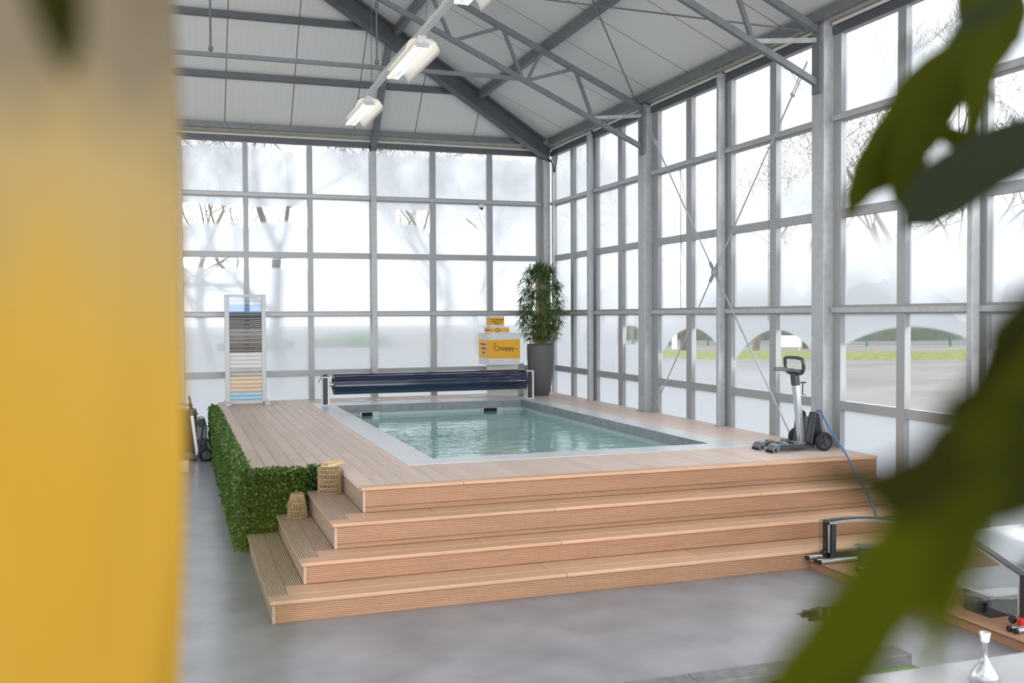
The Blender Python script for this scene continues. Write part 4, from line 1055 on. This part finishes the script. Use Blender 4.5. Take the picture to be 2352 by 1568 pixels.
def shrub(c, r, h, label, name='hedge', mk='hedgefar'):
    m = MB(); n, k = 18, 10; vs = []
    for j in range(k+1):
        for i in range(n):
            a = 2*PI*i/n; t = PI*j/k*.5; p = V((math.cos(a)*math.cos(t)*r[0], math.sin(a)*math.cos(t)*r[1], math.sin(t)*h))
            p *= 1+.22*noise.noise(p*1.3+V(c)); vs.append(V(c)+p)
    m.add(vs, [(j*n+i, j*n+(i+1) % n, (j+1)*n+(i+1) % n, (j+1)*n+i) for j in range(k) for i in range(n)], True)
    tag(m.build(name, M[mk]), label, 'hedge')
shrub((5.6, 74, GZ), (2.6, 2.0), 1.3, 'rounded evergreen hedge outside, blurred left of the display stand')
shrub((13.5, 78, GZ), (3.2, 2.0), 1.3, 'rounded evergreen hedge outside, blurred right of the display stand')
shrub((32, 76, GZ), (2.6, 2.0), 1.35, 'rounded evergreen hedge outside, blurred above the pool cover reel')
for k, (x, y) in enumerate(((44, 92), (54, 84), (64, 76), (74, 66), (84, 54))):
    shrub((x, y, GZ), (7.5, 4), 5.5+k % 2, ('brown winter scrub outside, furthest left seen through the right windows', 'brown winter scrub outside, behind the left arch of clear glass', 'brown winter scrub outside, behind the white sign', 'brown winter scrub outside, behind the thick right column', 'brown winter scrub outside, behind the green leaves')[k], 'winter_scrub', 'woodland')
# fence
fa, fb = V((34, 70, GZ)), V((74, 46, GZ)); fd = fb-fa
fe = empty('steel_fence', tuple(fa), 'green steel mesh fence along the far side of the car park', 'fence')
for k in range(17): MB().box(-.06, .06, -.06, .06, 0, 1.5).xf(Matrix.Translation(fd*(k/16))).build('fence_post', M['fence'], fe)
m = MB()
for k in range(420): p = fd*(k/420); m.box(p.x-.012, p.x+.012, p.y-.012, p.y+.012, .1, 1.4)
for z in (.12, .75, 1.38): m.bar((0, 0, z), fd+V((0, 0, z)), .02, .03)
m.build('fence_mesh', M['fence'], fe)
sg = empty('notice_board', (35.25, 51.0, GZ), 'white notice board on posts outside, above the caddy handle', 'sign', None, R(-30))
MB().box(-.72, .72, -.03, .03, .42, 1.12).build('board', M['white'], sg)
for x in (-.66, .62): MB().box(x-.05, x+.05, .04, .12, 0, 1.2).build('sign_post', M['cane'], sg)
for k, (x, y) in enumerate(((33.2, 61.6), (36.35, 59.8), (37.0, 59.4))):
    tag(MB().box(x-.13, x+.13, y-.13, y+.13, GZ, GZ+(1.05, 1.25, 1.3)[k]).build('bollard', M['white']), ('white bollard outside, alone inside the left clear arch', 'white bollard outside behind the slim post, left of a pair', 'white bollard outside behind the slim post, right of a pair')[k], 'bollard')
hb = empty('brick_house', (36, 84, GZ), 'orange brick house outside, seen left of the thick column', 'house')
MB().box(-3.2, 3.2, 0, 4, 0, 2.4).build('house_wall', M['brick'], hb)
MB().prism([(-3.6, 2.4), (3.6, 2.4), (0, 4.2)], (0, -.2, 0), (1, 0, 0), (0, 0, 1), (0, 4.4, 0)).build('house_roof', M['woodland'], hb)
for x in (-1.6, 1.2): MB().box(x-.5, x+.5, -.04, .05, .9, 2.0).build('house_window', M['anthr'], hb)

# ---- bare trees
def tree_mesh(seed, h, r0, spread, levels, fork, mk):
    rnd = random.Random(seed); m = MB(); tw = MB()
    def grow(p, d, L_, r, lev):
        n = 4 if lev < 3 else 3; pts = [p]; rs = [r]; q = p; dd = d
        for i in range(n):
            dd = (dd+V((rnd.gauss(0, .13), rnd.gauss(0, .13), rnd.gauss(.05, .08)))).normalized()
            q = q+dd*L_/n; pts.append(q); rs.append(r*(1-.38*(i+1)/n))
        rs = [max(q_, .006) for q_ in rs]; m.tube(pts, rs, 7 if lev < 2 else 4 if lev < 4 else 3, caps=False)
        if lev >= levels: return
        k = fork[min(lev, len(fork)-1)]
        for c in range(k):
            t = 1 if c == 0 else rnd.uniform(.45, 1); i = min(n, max(1, int(t*n+.5))); o = pts[i]
            side = V((rnd.gauss(0, 1), rnd.gauss(0, 1), rnd.gauss(.15, .5))).normalized()
            nd = (dd*(1.1 if c == 0 else .65)+side*spread).normalized()
            if nd.z < -.25: nd.z *= .3
            grow(o, nd, L_*rnd.uniform(.62, .86), rs[i]*(.82 if c == 0 else rnd.uniform(.45, .68)), lev+1)
    grow(V((0, 0, 0)), V((rnd.gauss(0, .04), rnd.gauss(0, .04), 1)).normalized(), h*.30, r0, 0)
    me = bpy.data.meshes.new('bare_tree'); me.from_pydata(m.v, [], m.f); me.polygons.foreach_set('use_smooth', m.smooth)
    me.materials.append(M[mk]); return me
T1 = tree_mesh(5, 14, .21, .62, 7, (3, 3, 4, 3, 3, 3, 2), 'bark')
T2 = tree_mesh(9, 12, .17, .75, 7, (4, 3, 3, 3, 3, 3, 2), 'barkpale')
T4 = tree_mesh(31, 12, .15, .70, 6, (3, 4, 4, 4, 3, 2), 'barkpale')
T5 = tree_mesh(44, 13, .14, .55, 6, (4, 3, 4, 4, 3, 2), 'bark')
T3 = tree_mesh(14, 13, .18, .55, 7, (3, 4, 3, 3, 3, 3, 2), 'bark')
def plant_tree(mesh, px, D, rz, sc, label):
    d = at(px, 720, 1)-CAM; d.z = 0; d.normalize(); p = CAM+d*D
    o = bpy.data.objects.new('bare_tree', mesh); COL.objects.link(o); o.location = (p.x, p.y, GZ-.05); o.rotation_euler = (0, 0, rz); o.scale = (sc,)*3
    tag(o, label, 'tree', 'bare winter trees outside')
for a in ((T1, 625, 34, .4, 1.1, 'bare tree with stout forked trunk behind the back window, above the display stand'),
          (T2, 492, 40, 1.9, 1.1, 'bare tree with hanging twigs behind the back window beside the yellow cloth'),
          (T3, 985, 40, 2.6, 1.1, 'bare tree faint behind the misted back window above the pool cover'),
          (T2, 1105, 43, .7, 1.1, 'bare tree faint behind the back window beside the security camera'),
          (T5, 1570, 66, 4.2, 1.5, 'bare tree outside, twigs seen through the window left of the crossed rods'),
          (T4, 1735, 68, 3.0, 1.6, 'bare spreading tree outside, seen right of the crossed rods'),
          (T5, 1850, 72, 5.1, 1.5, 'bare tree outside, branches touching the thick right column'),
          (T4, 2084, 58, .2, 1.9, 'bare tree with arching pale branches outside, right of the thick column'),
          (T5, 2236, 66, 1.2, 1.9, 'bare tree outside with crown in the round gap of the green leaves'),
          (T4, 2330, 68, 2.2, 1.8, 'bare tree outside at the far right edge of the photo')):
    plant_tree(*a)

# ================================================================== FOREGROUND
# yellow cloth hanging close to the lens at the left
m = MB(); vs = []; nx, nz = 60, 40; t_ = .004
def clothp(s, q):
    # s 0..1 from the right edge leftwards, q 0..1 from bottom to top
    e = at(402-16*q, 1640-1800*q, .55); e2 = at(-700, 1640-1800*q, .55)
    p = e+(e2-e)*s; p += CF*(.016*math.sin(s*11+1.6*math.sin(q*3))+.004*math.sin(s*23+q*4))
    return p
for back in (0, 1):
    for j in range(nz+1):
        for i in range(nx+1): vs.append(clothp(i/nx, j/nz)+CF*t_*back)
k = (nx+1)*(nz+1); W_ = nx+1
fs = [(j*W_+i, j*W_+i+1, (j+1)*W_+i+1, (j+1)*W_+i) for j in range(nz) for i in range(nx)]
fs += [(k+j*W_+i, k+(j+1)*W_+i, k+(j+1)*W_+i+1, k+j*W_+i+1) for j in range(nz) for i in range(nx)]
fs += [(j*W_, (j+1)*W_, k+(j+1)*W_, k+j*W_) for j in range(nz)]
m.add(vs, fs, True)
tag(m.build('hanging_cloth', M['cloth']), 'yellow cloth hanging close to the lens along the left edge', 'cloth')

# dark leaf in front of the cloth, top left
# broad-leaved plant close to the lens at the right
def leaf(axis, matk, parent, curl=.12, name='leaf', depth_bend=0.):
    """axis: (px, py, distance, half width px); thick blade with a folded midrib"""
    P = [at(x, y, d) for x, y, d, _ in axis]; H = [h*d/F_PX for x, y, d, h in axis]
    PP = smooth_path(P, 5); HH = []
    for i in range(len(H)-1):
        for j in range(5):
            t = j/5; t = t*t*(3-2*t); HH.append(H[i]*(1-t)+H[i+1]*t)
    HH.append(H[-1]); n = len(PP); vs = []
    nc = 7
    for lay in (0, 1):
        for i, p in enumerate(PP):
            d = (PP[min(i+1, n-1)]-PP[max(i-1, 0)]).normalized(); s = d.cross(CF).normalized(); u = s.cross(d).normalized()
            for j in range(nc):
                q = j/(nc-1)*2-1
                vs.append(p+s*q*HH[i]+u*(curl*abs(q)**1.5*HH[i]+.0007*lay))
    k = n*nc; m = MB()
    m.add(vs, [(i*nc+j, i*nc+j+1, (i+1)*nc+j+1, (i+1)*nc+j) for i in range(n-1) for j in range(nc-1)]+[(k+i*nc+j, k+(i+1)*nc+j, k+(i+1)*nc+j+1, k+i*nc+j+1) for i in range(n-1) for j in range(nc-1)], True)
    return m.xf(Matrix.Translation(-V(parent.location))).build(name, M[matk], parent, recalc=False)
pf = empty('broad_leaved_plant', (1.15, .75, 0), 'broad-leaved green plant standing close to the lens along the right edge', 'plant')
TPF = Matrix.Translation(-V(pf.location))
leaf([(1946, 510, .80, 4), (1972, 442, .80, 30), (2012, 388, .80, 55), (2058, 336, .80, 69), (2100, 285, .80, 75), (2132, 232, .80, 77), (2168, 190, .80, 72), (2218, 148, .80, 66), (2272, 88, .80, 63), (2315, 20, .80, 55), (2340, -40, .8, 21)], 'nearleaf', pf)
leaf([(2074, 528, .72, 6), (2118, 478, .72, 55), (2180, 428, .72, 72), (2242, 386, .72, 69), (2302, 352, .72, 69), (2400, 312, .72, 58), (2470, 270, .72, 21)], 'nearleafblue', pf)
leaf([(2082, 500, .78, 6), (2082, 440, .78, 36), (2086, 380, .78, 47), (2100, 320, .78, 41), (2130, 270, .78, 21)], 'nearleaf', pf)
leaf([(2100, 290, .78, 19), (2160, 300, .78, 23), (2215, 325, .78, 30), (2260, 350, .78, 39), (2340, 350, .78, 28)], 'nearleaf', pf)
leaf([(2339, 99, .80, 11), (2322, 70, .80, 39), (2295, 35, .80, 63), (2262, 0, .80, 72), (2225, -60, .8, 41)], 'nearleaf', pf)
leaf([(2040, 130, .42, 3), (2110, 95, .42, 14), (2180, 62, .42, 20), (2260, 30, .42, 22), (2340, -10, .42, 10)], 'nearleafblue', pf)
leaf([(2226, 340, .76, 11), (2236, 290, .76, 19), (2246, 230, .76, 28), (2262, 150, .76, 33), (2290, 60, .76, 14)], 'nearleaf', pf)
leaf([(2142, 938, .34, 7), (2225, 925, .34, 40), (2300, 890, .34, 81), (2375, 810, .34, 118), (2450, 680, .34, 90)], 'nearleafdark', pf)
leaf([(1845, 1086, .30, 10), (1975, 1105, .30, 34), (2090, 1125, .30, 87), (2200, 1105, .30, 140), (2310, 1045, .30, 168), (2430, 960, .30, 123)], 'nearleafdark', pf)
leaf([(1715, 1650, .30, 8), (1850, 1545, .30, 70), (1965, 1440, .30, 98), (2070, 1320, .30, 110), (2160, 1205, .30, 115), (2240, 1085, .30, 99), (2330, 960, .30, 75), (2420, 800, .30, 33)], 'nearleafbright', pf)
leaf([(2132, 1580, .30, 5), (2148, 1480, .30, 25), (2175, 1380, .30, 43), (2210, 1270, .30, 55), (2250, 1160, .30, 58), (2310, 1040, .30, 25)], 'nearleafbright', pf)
leaf([(1830, 1660, .34, 22), (1905, 1560, .34, 94), (1985, 1460, .34, 83), (2050, 1370, .34, 34)], 'nearleaf', pf)
pl2 = empty('dark_leaved_plant', (-.42, .72, 0), 'plant with a dark leaf hanging before the yellow cloth at the top left corner', 'plant')
leaf([(90, -170, .26, 40), (112, -60, .26, 66), (132, 30, .26, 60), (146, 100, .26, 40), (156, 180, .26, 6)], 'nearleafdark', pl2)
leaf([(540, 1800, .14, 14), (575, 1560, .14, 24), (598, 1360, .14, 27), (606, 1180, .14, 24), (600, 1020, .14, 4)], 'nearleaf', pl2)
q = smooth_path([at(90, -165, .26), at(20, -300, .30), at(-300, -350, .42), at(-700, 0, .5), at(-900, 900, .55), V((-.42, .72, 1.2)), V((-.42, .72, .36))], 6)
q2 = smooth_path([at(540, 1800, .14), at(450, 2300, .16), at(100, 3000, .25), V((-.38, .68, 1.2)), V((-.40, .70, .36))], 6)
MB().tube(q, .0025, 6).tube(q2, .0012, 6).xf(Matrix.Translation(-V(pl2.location))).build('stems', M['nearleafdark'], pl2)
MB().lathe([(.13, .0), (.15, .01), (.17, .30), (.18, .34), (.16, .34), (.15, .30), (.001, .30)], n=32).build('planter', M['planter'], pl2)
stems = [[(2345, -45, .80), (2440, 60, .80), (2520, 300, .75), (2560, 700, .70), (2600, 1500, .75), (2620, 2400, .9)],
         [(2450, 268, .72), (2520, 400, .73), (2560, 800, .72), (2590, 1500, .75), (2620, 2400, .9)],
         [(2250, 200, .78), (2300, 235, .78), (2350, 300, .78), (2440, 420, .76), (2540, 760, .74), (2590, 1500, .75), (2620, 2400, .9)],
         [(2260, -80, .80), (2360, -60, .80), (2480, 60, .80), (2540, 400, .76), (2590, 1400, .75), (2620, 2400, .9)],
         [(2330, 960, .30), (2440, 790, .31), (2600, 900, .36), (2900, 1500, .5), (2900, 2400, .8)],
         [(2430, 958, .30), (2600, 900, .36), (2900, 1500, .5), (2900, 2400, .8)]]
m = MB()
for s in stems:
    q = smooth_path([at(*p) for p in s]+[V((1.15, .75, .6)), V((1.15, .75, .36))], 5); m.tube(q, .0028, 6)
m.xf(TPF).build('stems', M['nearleafdark'], pf)
MB().lathe([(.13, .0), (.15, .01), (.19, .36), (.20, .40), (.18, .40), (.17, .35), (.001, .35)], n=32).build('planter', M['planter'], pf)
